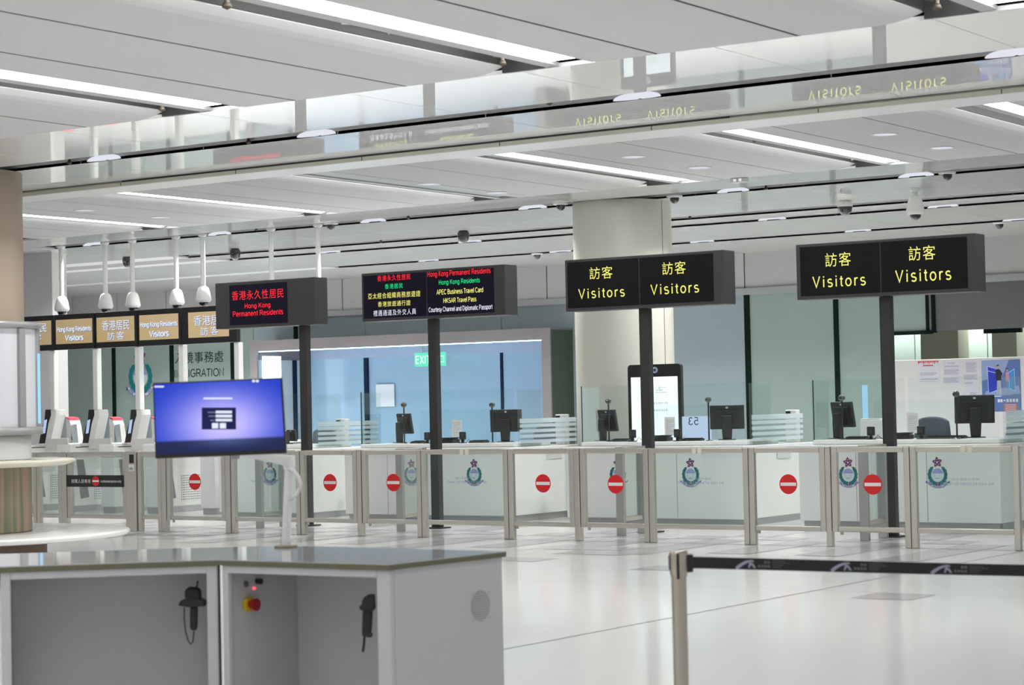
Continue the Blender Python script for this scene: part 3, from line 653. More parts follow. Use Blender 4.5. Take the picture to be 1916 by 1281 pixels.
for i, (px, py, w) in enumerate(((803, 344, 'left of the round column, nearer one'), (930, 360, 'left of the round column, farther one'), (1185, 293, 'above the left visitors sign'), (1308, 313, 'right of the round column top'),
                                (1655, 251, 'above the right visitors sign, nearer one'), (1762, 276, 'above the right visitors sign, farther one'), (158, 393, 'beside the tan column, nearer one'), (300, 406, 'beside the tan column, farther one'))):
    p = at_z(px, py, Z2)
    t = thing('recessed_downlight', (p.x, p.y, Z2), 'flat round recessed downlight in the far ceiling, ' + w, 'downlight', 'flat round downlights of the far ceiling')
    q = MB(); q.lathe((p.x, p.y, 0), [(0.13, Z2 - 0.002), (0.15, Z2 - 0.012), (0.155, Z2 - 0.001)], 24); q.build('trim_ring', M_WHITE, t)
    q = MB(); q.lathe((p.x, p.y, 0), [(0.001, Z2 - 0.004), (0.128, Z2 - 0.003)], 24); q.build('lens', M_LAMP, t)
def sprinkler(p, s, where):
    t = thing('sprinkler_head', p, where, 'sprinkler', 'ceiling sprinkler heads'); x, y, z = p
    q = MB(); q.cyl((x, y, z + 0.12), (x, y, z), 0.012 * s, n=8); q.lathe((x, y, z), [(0.001, -0.03 * s), (0.022 * s, -0.02 * s), (0.016 * s, 0.0), (0.001, 0.005)], 10); q.build('body', M_BRASS, t)
    q = MB(); q.lathe((x, y, z), [(0.001, 0.03), (0.055 * s, 0.035), (0.055 * s, 0.05), (0.02 * s, 0.06), (0.045 * s, 0.09), (0.001, 0.10)], 14); q.build('cup', M_BLACK, t)
for px, py, zz, s, w in ((425, 14, Z1, 1.5, 'black sprinkler head in the big strip light groove at the top edge'), (303, 207, Z1, 1.3, 'black sprinkler head near the end of the strip light groove on the left'),
                         (940, 121, Z1, 1.4, 'black sprinkler head at the end of the big strip light groove'), (1753, 16, Z1, 1.5, 'large black sprinkler head at the end of the top right groove'),
                         (130, 307, Z1, 1.2, 'dark sprinkler head in the near dark channel beside the tan column'), (465, 269, Z1, 1.2, 'dark sprinkler head in the near dark channel over the camera poles'),
                         (1028, 196, Z1, 1.2, 'dark sprinkler head in the middle of the near dark channel'), (1412, 266, Z2, 1.2, 'dark sprinkler head inside the far strip light over the visitors signs'),
                         (1593, 302, Z2, 1.1, 'dark sprinkler head at the far end of the strip light over the visitors signs'), (480, 432, Z2, 1.3, 'dark sprinkler head in the first far channel over the red sign'),
                         (764, 409, Z2, 1.3, 'dark sprinkler head in the first far channel over the two-language sign'), (1433, 354, Z2, 1.3, 'dark sprinkler head in the first far channel right of the column'),
                         (713, 453, Z2, 1.3, 'dark sprinkler head in the second far channel over the two-language sign'), (1291, 408, Z2, 1.3, 'dark sprinkler head in the second far channel beside the column')):
    p = at_z(px, py, zz); sprinkler((p.x, p.y, zz + 0.03), s, w)

# ------------------------------------------------------------------ cameras hung from the ceiling
def ptz(x, y, zb, s, label, pole=True, mount_z=Z2, black=False, group='white dome cameras on poles'):
    t = thing('dome_camera', (x, y, zb), label, 'security camera', group)
    if pole:
        q = MB(); q.cyl((x, y, zb + 0.30 * s), (x, y, mount_z), 0.040, n=16); q.lathe((x, y, mount_z), [(0.075, -0.0), (0.075, -0.03), (0.045, -0.05)], 16); q.build('pole', M_WHITE, t)
    body = M_BLACKM if black else M_WHITE
    q = MB(); q.lathe((x, y, zb), [(0.055 * s, 0.055 * s), (0.105 * s, 0.07 * s), (0.118 * s, 0.10 * s), (0.095 * s, 0.22 * s), (0.075 * s, 0.275 * s), (0.045 * s, 0.30 * s), (0.001, 0.305 * s)], 24); q.build('housing', body, t)
    q = MB(); q.lathe((x, y, zb), [(0.001, -0.01 * s), (0.03 * s, -0.005 * s), (0.06 * s, 0.02 * s), (0.074 * s, 0.06 * s), (0.07 * s, 0.07 * s)], 20); q.build('dome', M_DOME, t)
    return t
YD0 = 26.2
cam_px = [(116, 590, 'beside the grey pier, first pole from the left'), (198, 585, 'second pole from the left, above the second display'), (249, 583, 'third pole from the left, above a bezel joint'),
          (331, 578, 'fourth pole from the left, left of the bright one'), (381, 573, 'brightest pole, just left of the red residents sign'), (597, 566, 'half hidden behind the red residents sign')]
for px, py, w in cam_px:
    p = at_y(px, py, YD0); ptz(p.x, p.y, p.z, 1.12, 'white dome camera on ceiling pole, ' + w)
p = at_y(509, 560, YD0); t = thing('ceiling_pole', (p.x, YD0, p.z), 'plain white ceiling pole going down behind the red permanent residents sign', 'pole')
q = MB(); q.cyl((p.x, YD0, p.z - 0.1), (p.x, YD0, Z2), 0.04, n=16); q.build('shaft', M_WHITE, t)
q = MB(); q.lathe((p.x, YD0, Z2), [(0.075, 0), (0.075, -0.03), (0.045, -0.05)], 16); q.build('flange', M_WHITE, t)
def black_dome(px, py, r, label, white=False, neck=0.0):
    Yd = 29.0; p = at_y(px, py, Yd)
    t = thing('hanging_camera', (p.x, Yd, p.z), label, 'security camera', 'cameras under the far soffit')
    q = MB(); q.lathe(p, [(r * 0.99, 0.0), (r, 0.03), (r * 0.95, r * 0.6), (r * 0.7, r * 0.95), (r * 0.35, r * 1.15), (r * 0.5, r * 1.7), (0.001, r * 1.72)], 22); q.cyl((p.x, Yd, p.z + r * 1.6), (p.x, Yd, Z2), 0.03, n=10); q.build('housing', M_OFFWHITE if white else M_BLACKM, t)
    q = MB(); q.lathe(p, [(0.001, -r * 1.15), (r * 0.5, -r * 1.0), (r * 0.85, -r * 0.6), (r * 0.97, 0.0)], 22); q.build('dome', M_DOME, t)
black_dome(240, 489, 0.11, 'black hanging camera half behind the third camera pole')
black_dome(440, 475, 0.10, 'black hanging camera straight above the red residents sign')
black_dome(867, 442, 0.10, 'black hanging camera above the two-language sign')
black_dome(1581, 387, 0.115, 'camera with a white neck and black dome above the gap between visitors signs', True)
p = at_y(1713, 408, 28.0); ptz(p.x, 28.0, p.z - 0.02, 1.12, 'white dome camera fixed under the soffit above the rightmost visitors sign', True, Z2, False, 'white dome cameras under the soffit')
def half_dome(px, py, label):
    p = at_z(px, py, Z2); t = thing('half_dome_camera', (p.x, p.y, Z2), label, 'security camera', 'small dome cameras in the channels')
    q = MB(); q.lathe((p.x, p.y, Z2), [(0.115, 0.0), (0.115, -0.02), (0.07, -0.03)], 20); q.build('base_ring', M_WHITE, t)
    q = MB(); q.lathe((p.x, p.y, Z2), [(0.07, -0.03), (0.062, -0.075), (0.035, -0.105), (0.001, -0.115)], 18); q.build('dome', M_DOME, t)
half_dome(619, 417, 'small black half dome camera in the channel right of the camera poles')
half_dome(1049, 380, 'small black half dome camera in the channel just left of the round column')
half_dome(1262, 366, 'small black half dome camera touching the right side of the round column')
half_dome(1772, 322, 'small black half dome camera in the channel at the upper right')
half_dome(1005, 474, 'small black half dome camera in the rear channel left of the column')
half_dome(1870, 416, 'small black half dome camera above the right end of the rightmost sign')
p = at_z(1383, 333, Z2); t = thing('emergency_light', (p.x, p.y, Z2), 'small square twin lamp emergency light at the edge of the far soffit', 'emergency light')
q = MB(); q.box(p.x - 0.11, p.x + 0.11, p.y - 0.06, p.y + 0.06, Z2 - 0.06, Z2 - 0.001); q.build('case', M_OFFWHITE, t, 0.006)
q = MB()
for d in (-0.035, 0.045): q.box(p.x + d - 0.02, p.x + d + 0.02, p.y - 0.062, p.y - 0.055, Z2 - 0.05, Z2 - 0.015)
q.build('lamp', M_LAMP, t)

# ------------------------------------------------------------------ overhead lane signs on poles
YS, YSB, YPOLE = 22.95, 23.22, 23.15
def sign(name, label, pxl, pxr, ztop, zbot, pole_px, screens, lines, scr_m):
    x0, x1 = PX(pxl, YS, 520), PX(pxr, YS, 520)
    xp = PX(pole_px, YPOLE, 700)
    t = thing(name, (xp, YPOLE, 0), label, 'sign', 'lane signs on charcoal posts')
    q = MB(); q.box(xp - 0.062, xp + 0.062, YPOLE - 0.05, YPOLE + 0.05, 0.02, zbot - 0.001); q.build('post', M_DKGREY, t, 0.006)
    q = MB(); q.box(xp - 0.085, xp - 0.066, YPOLE - 0.03, YPOLE + 0.03, 0.02, zbot - 0.001); q.build('cable_duct', M_BLACKM, t)
    q = MB(); q.box(xp - 0.13, xp + 0.13, YPOLE - 0.12, YPOLE + 0.12, 0.001, 0.018); q.build('base_plate', M_DKGREY, t)
    q = MB(); q.box(x0, x1, YS, YSB + 0.02, zbot, ztop); q.build('casing', M_SIGNBOX, t, 0.012)
    for a, b, r0, r1 in screens:
        sx0, sx1 = PX(a, YS, 520), PX(b, YS, 520)
        q = MB(); q.box(sx0, sx1, YS - 0.004, YS + 0.0, zbot + r0, ztop - r1); sc = q.build('screen', scr_m, t)
        for m, rows in lines.items():
            rr = [r for r in rows if a - 2 <= (r[1] + r[2]) / 2 <= b + 2]
            if rr:
                for r in rr:
                    q = MB(); text_at(q, r[0], r[1], r[2], r[3], r[4], YS - 0.007, *(r[5:])); q.build('lettering', m, sc)
    return t
ZST, ZSB = 3.50, 2.835
sign('lane_sign', 'charcoal double sign reading Visitors in yellow, furthest to the right', 1490, 1827, ZST, ZSB, 1663, [(1498, 1647, 0.04, 0.035), (1649, 1811, 0.04, 0.035)],
     {M_LED_Y: [('訪客', 1544, 1592, 485, 26, 1.15), ('Visitors', 1520, 1620, 526, 23, 1.3, 0.0), ('訪客', 1700, 1750, 473, 27, 1.15), ('Visitors', 1675, 1780, 515, 25, 1.3, 0.0)]}, M_SCREEN)
sign('lane_sign', 'charcoal double sign reading Visitors in yellow, in front of the round column', 1057, 1355, ZST, ZSB, 1211, [(1062, 1195, 0.04, 0.035), (1197, 1335, 0.04, 0.035)],
     {M_LED_Y: [('訪客', 1103, 1146, 510, 23, 1.15), ('Visitors', 1082, 1169, 548, 20, 1.3, 0.0), ('訪客', 1239, 1283, 501, 24, 1.15), ('Visitors', 1217, 1308, 540, 21, 1.3, 0.0)]}, M_SCREEN)
sign('lane_sign', 'charcoal double sign listing resident and travel pass channels in Chinese and English', 676, 945, ZST, ZSB, 814, [(680, 797, 0.04, 0.035), (799, 924, 0.04, 0.035)],
     {M_LED_R: [('香港永久性居民', 706, 768, 519, 11, 1.15, 0.015), ('Hong Kong Permanent Residents', 800, 918, 510.5, 13, 1.08, 0.012)],
      M_LED_G: [('香港居民', 720, 753.5, 535, 9.5, 1.15, 0.015), ('Hong Kong Residents', 821, 898, 527, 11.5, 1.08, 0.012)],
      M_LED_Y: [('亞太經合組織商務旅遊證', 688.5, 786.5, 551.5, 11, 1.15, 0.01), ('香港旅遊通行證', 707, 768, 567.5, 10, 1.15, 0.01), ('APEC Business Travel Card', 816.7, 904, 544, 11, 1.0, 0.012), ('HKSAR Travel Pass', 829.6, 891.4, 560.5, 10.5, 1.0, 0.012)],
      M_LED_W: [('禮遇通道及外交人員', 698.5, 778.5, 584, 11, 1.15, 0.01), ('Courtesy Channel and Diplomatic Passport', 802, 921.4, 577.5, 11.5, 1.0, 0.012)]}, M_SCREENB)
sign('lane_sign', 'charcoal sign with one red screen for Hong Kong Permanent Residents', 402, 588, ZST, ZSB, 572, [(429, 537, 0.045, 0.045)],
     {M_LED_R: [('香港永久性居民', 433.6, 530.4, 550.5, 17.5, 1.12, 0.012), ('Hong Kong', 457.8, 506, 572, 11.5, 1.1, 0.014), ('Permanent Residents', 435.7, 530, 585, 10.5, 1.08, 0.014)]}, M_SCREENB)

# ------------------------------------------------------------------ glass barrier line
YFn = 21.5
def fx_(p): return PX(p, YFn, 930)
ZR1, ZR0, ZB1, ZB0 = 1.108, 1.045, 0.222, 0.166
def frame_parts(t, x0, x1, legL, legR, stile=0.068):
    q = MB(); q.box(x0 + stile, x1 - stile, YFn - 0.035, YFn + 0.035, ZR0, ZR1); q.build('top_rail', M_STEEL, t, 0.012)
    q = MB(); q.box(x0 + stile, x1 - stile, YFn - 0.03, YFn + 0.03, ZB0, ZB1); q.build('bottom_rail', M_STEEL, t, 0.012)
    for x, leg in ((x0, legL), (x1 - stile, legR)):
        q = MB(); q.box(x, x + stile, YFn - 0.032, YFn + 0.032, 0.001 if leg else ZB0, ZR1 - 0.004); q.build('stile', M_STEEL, t, 0.006)
    q = MB(); q.box(x0 + stile - 0.004, x1 - stile + 0.004, YFn - 0.005, YFn + 0.005, ZB1 - 0.004, ZR0 + 0.004)
    return q
def fixed_panel(p0, p1, label, writing=True, tape=None):
    x0, x1 = fx_(p0) + 0.003, fx_(p1) - 0.003
    t = thing('glass_barrier', ((x0 + x1) / 2, YFn, 0), label, 'barrier', 'fixed glass barrier panels')
    g = frame_parts(t, x0, x1, True, True).build('glass_panel', M_PANE_F, t)
    if writing:
        xm = (x0 + x1) / 2; q = MB(); y = YFn - 0.007
        text(q, '請在黑線外等候', (xm, y, 0), UX, UZ, -0.145, 0.165, 0.735, 0.765, 1.1); q.build('lettering', mat('pale blue print', (0.30, 0.40, 0.56), 0.6), g); q = MB()
        text(q, 'Please wait behind the black line', (xm, y, 0), UX, UZ, -0.27, 0.33, 0.685, 0.722, 1.1)
        q.build('lettering', mat('pale blue print', (0.30, 0.40, 0.56), 0.6), g)
    if tape:
        for tp in tape:
            q = MB(); xt = PX(tp, YFn, 845); q.box(xt - 0.026, xt + 0.026, YFn - 0.0375, YFn + 0.0375, ZR0 - 0.004, ZR1 + 0.003); o = q.build('tape_band', M_TAPE, t); o['label'] = 'cream tape wrapped round the rail'
def gate(p0, p1, label, sticker=None, legL=False, legR=False):
    x0, x1 = fx_(p0) + 0.003, fx_(p1) - 0.003
    t = thing('glass_gate', ((x0 + x1) / 2, YFn, 0), label, 'gate', 'no entry glass gates')
    g = frame_parts(t, x0, x1, legL, legR).build('glass_panel', M_PANE_C, t)
    if sticker: p = at_y(sticker[0], sticker[1], YFn - 0.01); no_entry(g, p.x, p.y, p.z, sticker[2])
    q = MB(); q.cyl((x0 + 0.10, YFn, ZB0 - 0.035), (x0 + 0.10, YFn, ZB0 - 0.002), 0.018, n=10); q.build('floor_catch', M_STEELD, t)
    return t
def post(p0, p1, label):
    x0, x1 = fx_(p0) + 0.002, fx_(p1) - 0.002
    t = thing('barrier_post', ((x0 + x1) / 2, YFn, 0), label, 'post', 'barrier posts between gates')
    q = MB(); q.box(x0, x1, YFn - 0.04, YFn + 0.04, 0.001, 1.095); q.build('shaft', M_STEEL, t, 0.006)
    q = MB(); q.box(x0, x1, YFn - 0.042, YFn + 0.042, 1.096, 1.11); q.build('cap', M_STEEL, t, 0.004)
fixed_panel(435, 564.3, 'fixed glass barrier panel behind the blue monitor arm, with faint line notice')
fixed_panel(791, 953.3, 'fixed glass barrier panel in front of the two-language sign post, with cream tape', True, (866.5, 876.5))
fixed_panel(1216.6, 1403.4, 'fixed glass barrier panel right of the round-column sign post, with cream tape', True, (1301, 1311.5))
fixed_panel(1705.7, 1910, 'fixed glass barrier panel at the right end of the line, with cream tape', True, (1804, 1817))
gate(564.7, 671, 'no entry glass gate between the red sign post and the next barrier post', (617.5, 902.5, 0.112), True)
gate(680, 790.8, 'no entry glass gate just left of the two-language sign post', (736, 902.5, 0.112), False, True)
gate(953.7, 1077, 'no entry glass gate left of the round column sign, clear lane behind', (1016, 904, 0.112), True)
gate(1088, 1216.2, 'no entry glass gate whose sticker covers a crest, before the round column sign', (1152, 905.5, 0.112), False, True)
gate(1403.8, 1547, 'no entry glass gate showing the slanting side of a counter behind it', (1475, 905.5, 0.112), True)
gate(1558, 1705.3, 'no entry glass gate in front of the rightmost sign post', (1633, 906, 0.112), False, True)
gate(314.3, 424.6, 'no entry glass gate below the blue monitor, e-gate grille behind', (364.5, 901, 0.112))
post(671.2, 679.8, 'slim steel barrier post between the red sign and the two-language sign')
post(1077.2, 1087.8, 'slim steel barrier post left of the round column sign post')
post(1547.2, 1557.8, 'slim steel barrier post left of the rightmost sign post')
post(424.9, 434.7, 'slim steel barrier post below the right half of the blue monitor')
post(305.3, 314.1, 'slim steel barrier post below the left corner of the blue monitor')
x0, x1 = fx_(1918) + 0.07, fx_(1918) + 1.0
t = thing('glass_gate', ((x0 + x1) / 2, YFn, 0), 'glass gate cut off by the right picture edge', 'gate', 'no entry glass gates')
frame_parts(t, x0 - 0.07, x1, True, True).build('glass_panel', M_PANE_C, t)
# card reader pillar, authorised gate, small end panels
x0, x1 = fx_(240.5) + 0.002, fx_(260) - 0.002
t = thing('card_reader_pillar', ((x0 + x1) / 2, YFn, 0), 'wide steel pillar with a black window and white card reader', 'pillar')
q = MB(); q.box(x0, x1, YFn - 0.06, YFn + 0.06, 0.001, 1.115); q.build('shaft', M_STEEL, t, 0.008)
p, p2 = at_y(242, 850, YFn - 0.06), at_y(250, 866, YFn - 0.06)
q = MB(); q.box(p.x, p2.x, YFn - 0.065, YFn - 0.061, p2.z, p.z); q.build('window', M_BLACK, t)
p, p2 = at_y(241.5, 869, YFn - 0.06), at_y(251.5, 881, YFn - 0.06)
q = MB(); q.box(p.x, p2.x, YFn - 0.072, YFn - 0.061, p2.z, p.z); rd = q.build('card_reader', M_STWHITE, t, 0.004)
p, p2 = at_y(243, 874, YFn - 0.06), at_y(250, 879, YFn - 0.06)
q = MB(); q.box(p.x, p2.x, YFn - 0.075, YFn - 0.0725, p2.z, p.z); q.build('keypad', M_GREYP, rd)
x0, x1 = fx_(128.7) + 0.002, fx_(240.3) - 0.003
t = thing('glass_gate', ((x0 + x1) / 2, YFn, 0), 'wide glass gate with a black authorised person only band', 'gate', 'authorised person gate')
g = frame_parts(t, x0, x1, False, False, 0.075).build('glass_panel', M_PANE_F, t)
a, b = at_y(126.5, 899, YFn - 0.02), at_y(232.5, 900, YFn - 0.02)
q = MB(); zc = (a.z + b.z) / 2; yb_ = YFn - 0.045; q.box(a.x, b.x, yb_, yb_ + 0.006, zc - 0.083, zc + 0.083); bd = q.build('notice_band', M_BLACKM, t)
q = MB(); y = yb_ - 0.003
text(q, '授權人員專用', (0, y, 0), UX, UZ, PX(133.5, y, 900), PX(169, y, 900), zc - 0.03, zc + 0.025, 1.1, 0.02); q.build('lettering', M_STWHITE, bd); q = MB()
text(q, 'Authorised person only', (0, y, 0), UX, UZ, PX(188, y, 900), PX(227, y, 900), zc - 0.028, zc + 0.018, 1.0, 0.015)
q.build('lettering', M_STWHITE, bd)
p = at_y(179, 899.5, y); no_entry(bd, p.x, y, zc, 0.072)
def small_panel(p0, p1, label):
    x0, x1 = fx_(p0) + 0.003, fx_(p1) - 0.003
    t = thing('glass_barrier', ((x0 + x1) / 2, YFn, 0), label, 'barrier', 'fixed glass barrier panels')
    frame_parts(t, x0, x1, True, True).build('glass_panel', M_PANE_F, t)
small_panel(260.3, 305, 'narrow fixed glass barrier panel right of the card reader pillar')
small_panel(71, 118.4, 'narrow fixed glass barrier panel beside the reeded wood column')
small_panel(20, 70.7, 'fixed glass barrier panel mostly hidden behind the reeded wood column')
post(118.7, 128.4, 'steel barrier post hinging the authorised person gate')

# lane dividers behind the barrier line, each ending at a sign post
for xd, w in ((-10.44, 'rightmost'), (-13.72, 'round column'), (-17.15, 'two-language'), (-19.62, 'red')):
    t = thing('lane_divider', (xd, 22.7, 0), 'short glass lane divider running back to the %s sign post' % w, 'barrier', 'short glass lane dividers')
    for y in (22.45, 22.95):
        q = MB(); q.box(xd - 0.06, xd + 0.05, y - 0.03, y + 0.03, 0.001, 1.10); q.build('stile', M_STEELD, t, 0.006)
    q = MB(); q.box(xd - 0.03, xd + 0.03, 22.482, 22.918, 1.045, 1.10); q.build('top_rail', M_STEEL, t, 0.008)
    q = MB(); q.box(xd - 0.03, xd + 0.03, 22.482, 22.918, 0.18, 0.235); q.build('bottom_rail', M_STEEL, t, 0.008)
    q = MB(); q.box(xd - 0.005, xd + 0.005, 22.482, 22.918, 0.236, 1.044); q.build('glass_panel', M_PANE_F, t)

# ------------------------------------------------------------------ immigration counters
YB = 24.5; ZD = 1.11
BOOTHS = [(-22.25, -20.5, 26.3), (-19.75, -16.8, 26.3), (-15.85, -13.1, 25.55), (-12.3, -9.6, 26.3), (-8.75, -5.2, 26.3)]
BN = ['behind the red residents sign post', 'behind the two-language sign post', 'in front of the round column', 'behind the rightmost sign post', 'cut off at the right picture edge']
CRESTS = [[505], [887, 770], [1292, 1156], [1754, 1587], []]
for k, (xl, xr, yl) in enumerate(BOOTHS):
    t = thing('immigration_counter', ((xl + xr) / 2, YB, 0), 'white glass-topped immigration counter ' + BN[k], 'counter', 'immigration counters')
    q = MB(); q.box(xl, xr, YB, YB + 0.06, 0.09, 1.0)
    q.build('front_panel', M_WHITE, t, 0.01)
    q = MB(); q.box(xr - 0.55, xr, YB + 0.062, 26.45, 0.09, 1.0); q.build('side_panel', M_WHITE, t, 0.01)
    q = MB(); q.box(xl, xl + 0.45, YB + 0.062, yl, 0.09, 1.0); q.build('side_panel', M_WHITE, t, 0.01)
    q = MB(); q.box(xl + 0.04, xr - 0.04, YB + 0.04, YB + 0.10, 0.001, 0.089); q.box(xr - 0.5, xr - 0.03, YB + 0.101, 26.4, 0.001, 0.089); q.box(xl + 0.03, xl + 0.4, YB + 0.101, yl - 0.05, 0.001, 0.089); q.build('plinth', M_GREYP, t)
    q = MB(); q.prism([(xl - 0.03, YB - 0.04, 1.002), (xr + 0.03, YB - 0.04, 1.002), (xr + 0.03, 26.5, 1.002), (xr - 0.58, 26.5, 1.002), (xr - 0.58, YB + 1.28, 1.002), (xl + 0.48, YB + 1.28, 1.002), (xl + 0.48, yl + 0.03, 1.002), (xl - 0.03, yl + 0.03, 1.002)], (0, 0, 0.05)); q.build('countertop', M_WHITEG, t, 0.012)
    q = MB(); q.box(xl + 0.05, xr - 0.12, YB + 0.32, YB + 1.26, 1.053, ZD); q.build('raised_deck', M_WHITEG, t, 0.012)
    for px in CRESTS[k]:
        p = at_y(px, 884, YB - 0.004); q = MB(); crest(q, p, UX, UZ, 0.37, (0, -0.0006, 0)); q.build('crest_sticker', CREST_M, t)
    q = MB(); q.box(xr + 0.001, xr + 0.012, YB + 0.95, YB + 1.35, 0.86, 0.93); q.build('side_vent', mat('light grey vent', (0.62, 0.62, 0.61), 0.5), t)
    for x in (xl + 0.80, xl + 1.75):
        q = MB(); q.box(x - 0.004, x + 0.004, YB - 0.0025, YB + 0.0, 0.1, 0.98); q.build('panel_joint', M_GREYP, t)
    YG = YB + 0.36
    xm = (xl + xr) / 2
    for x0, x1 in ((xl + 0.06, xm - 0.03), (xm + 0.03, xr - 0.14)):
        q = MB(); q.box(x0, x1, YG - 0.006, YG + 0.006, ZD + 0.001, 1.885); q.build('glass_screen', M_PANE_B, t)
    q = MB(); q.box(xl + 0.045, xl + 0.058, YG - 0.007, YG + 0.007, ZD + 0.001, 1.885); q.build('glass_edge', M_GEDGE, t)
    q = MB(); q.box(xr - 0.092, xr - 0.08, YG + 0.01, YG + 0.62, 1.053, 1.87); q.build('glass_screen', M_PANE_B, t)
    q = MB(); q.box(xl + 0.02, xl + 0.032, YG + 0.01, YG + 0.5, 1.053, 1.87); q.build('glass_screen', M_PANE_B, t)
    q = MB(); q.box(xl + 0.5, xr - 1.05, YB + 1.22, YB + 1.23, ZD + 0.001, 1.60); q.build('rear_glass', M_PANE_B, t)
    q = MB()
    for z0 in (1.10, 1.175, 1.25, 1.325): q.box(xr - 0.062, xr - 0.05, YG + 0.02, 26.35, z0, z0 + 0.045)
    q.box(xr - 0.062, xr - 0.05, YG + 0.02, 26.35, 1.385, 1.45)
    o = q.build('frosted_band', M_FROST, t); o['label'] = 'striped frosted glass band'
    q = MB(); q.box(xr - 0.055, xr - 0.048, YG + 0.02, 26.35, 1.053, 1.452); q.build('side_glass', M_PANE_B, t)

def oriented(phi): return Vector((math.cos(phi), math.sin(phi), 0)), Vector((math.sin(phi), -math.cos(phi), 0))
def monitor(px, py, ph, phi, w, h, zc, label, tilt=0.1):
    """computer monitor seen from behind; foot at the picture point on the deck"""
    b = at_z(px, py, ZD); b = at_y(px, py, 25.54); b.z = ZD
    e1, nb = oriented(math.radians(phi)); t = thing('computer_monitor', b, label, 'monitor', 'counter monitors')
    up = (UZ * math.cos(tilt) + nb * math.sin(tilt)).normalized(); nn = e1.cross(up) * -1
    if nn.dot(nb) < 0: nn = -nn
    c = b - nb * 0.10 + UZ * (zc - ZD)
    B = lambda c0, a, d, u: [c0 + e1 * (a * i) + nn * (d * j) + up * (u * k2) for k2 in (-1, 1) for j in (-1, 1) for i in (-1, 1)]
    F = [(0, 2, 3, 1), (4, 5, 7, 6), (0, 1, 5, 4), (2, 6, 7, 3), (0, 4, 6, 2), (1, 3, 7, 5)]
    q = MB(); q.add(B(c, w / 2, 0.018, h / 2), F); pn_ = q.build('panel', M_BLACKM, t, 0.008)
    q = MB(); q.add(B(c + nn * 0.030 - up * 0.02, w * 0.36, 0.0105, h * 0.36), F); q.build('rear_cover', M_BLACK, t, 0.006)
    q = MB(); q.add(B(c + nn * 0.0195 + up * h * 0.40, 0.016, 0.001, 0.012), F); q.build('badge', M_GREYSTRIP, pn_)
    q = MB(); f = b + nb * 0.0
    q.add([f + e1 * x + nb * y + UZ * z for z, hw in ((0.012, 0.062), (0.20, 0.075), (zc - ZD + 0.02, 0.068)) for x, y in ((-hw, -0.03), (hw, -0.03), (hw, 0.03), (-hw, 0.03))],
          [(0, 3, 2, 1), (8, 9, 10, 11)] + [(j * 4 + i, j * 4 + (i + 1) % 4, j * 4 + 4 + (i + 1) % 4, j * 4 + 4 + i) for j in (0, 1) for i in range(4)]); q.build('stand', M_BLACK, t, 0.008)
    q = MB(); q.add([f + e1 * x + nb * y + UZ * z for z in (0.001, 0.011) for x, y in ((-0.12, -0.06), (0.12, -0.06), (0.12, 0.06), (-0.12, 0.06))], [(0, 3, 2, 1), (4, 5, 6, 7), (0, 1, 5, 4), (1, 2, 6, 5), (2, 3, 7, 6), (3, 0, 4, 7)]); q.build('foot', M_BLACK, t)
def deck_at(px, py, lo=24.98, hi=25.45):
    b = at_z(px, py, ZD); y = min(max(b.y, lo), hi); p = at_y(px, py, y); return Vector((p.x, y, ZD))
def webcam(px, py, pyb, label):
    b = deck_at(px, pyb, 24.965, 24.965); z = at_y(px, py, b.y).z; t = thing('ball_webcam', b, label, 'camera', 'ball webcams on the counters')
    q = MB(); q.lathe(b, [(0.001, 0.014), (0.04, 0.012), (0.055, 0.002)], 18); q.build('base', M_BLACK, t)
    q = MB(); q.cyl(b + UZ * 0.012, (b.x, b.y, z - 0.03), 0.011, n=10); q.build('stalk', M_BLACKM, t)
    q = MB(); q.ball((b.x, b.y, z), 0.045, 12, 0.92); hd = q.build('ball', mat('gunmetal ball', (0.10, 0.10, 0.09), 0.3, metal=0.3), t)
    q = MB(); d = (EYE - b); d.z = 0; d.normalize(); d = (d + Vector((-0.6, -0.2, 0))).normalized(); c = Vector((b.x, b.y, z)); q.cyl(c + d * 0.038, c + d * 0.052, 0.02, 0.016, n=14); q.build('lens', M_DOME, hd)
def reader(px, py, label):
    b = deck_at(px, py, 24.97, 24.97); t = thing('card_scanner', b, label, 'scanner', 'small black card scanners')
    q = MB(); q.box(b.x - 0.045, b.x + 0.045, b.y - 0.05, b.y + 0.05, ZD + 0.001, ZD + 0.012); q.build('base', M_BLACK, t, 0.003)
    q = MB(); q.box(b.x - 0.018, b.x + 0.018, b.y - 0.014, b.y + 0.014, ZD + 0.012, ZD + 0.05); q.build('stem', M_BLACK, t)
    q = MB(); q.box(b.x - 0.052, b.x + 0.052, b.y - 0.02, b.y + 0.02, ZD + 0.05, ZD + 0.165); hd = q.build('head', M_BLACKM, t, 0.012)
    q = MB(); q.box(b.x - 0.036, b.x + 0.036, b.y - 0.024, b.y - 0.0205, ZD + 0.072, ZD + 0.145); q.build('window', M_DOME, hd)
    q = MB(); q.tube([b + Vector((0.045, 0.03, 0.01)), b + Vector((0.085, 0.03, 0.06)), b + Vector((0.10, 0.05, 0.03)), b + Vector((0.12, 0.07, 0.006))], 0.004, 6); q.build('cable', M_BLACK, t)
def passport_scanner(px, py, label):
    b = deck_at(px, py, 25.13, 25.13); t = thing('passport_scanner', b, label, 'scanner', 'flat passport scanners')
    q = MB(); q.box(b.x - 0.11, b.x + 0.11, b.y - 0.08, b.y + 0.10, ZD + 0.001, ZD + 0.055); q.build('body', M_BLACKM, t, 0.01)
    q = MB(); q.prism([(b.x - 0.13, b.y - 0.09, ZD + 0.057), (b.x + 0.09, b.y - 0.09, ZD + 0.057), (b.x + 0.12, b.y - 0.09, ZD + 0.085), (b.x - 0.13, b.y - 0.09, ZD + 0.08)], (0, 0.17, 0)); q.build('lid', M_BLACK, t, 0.004)
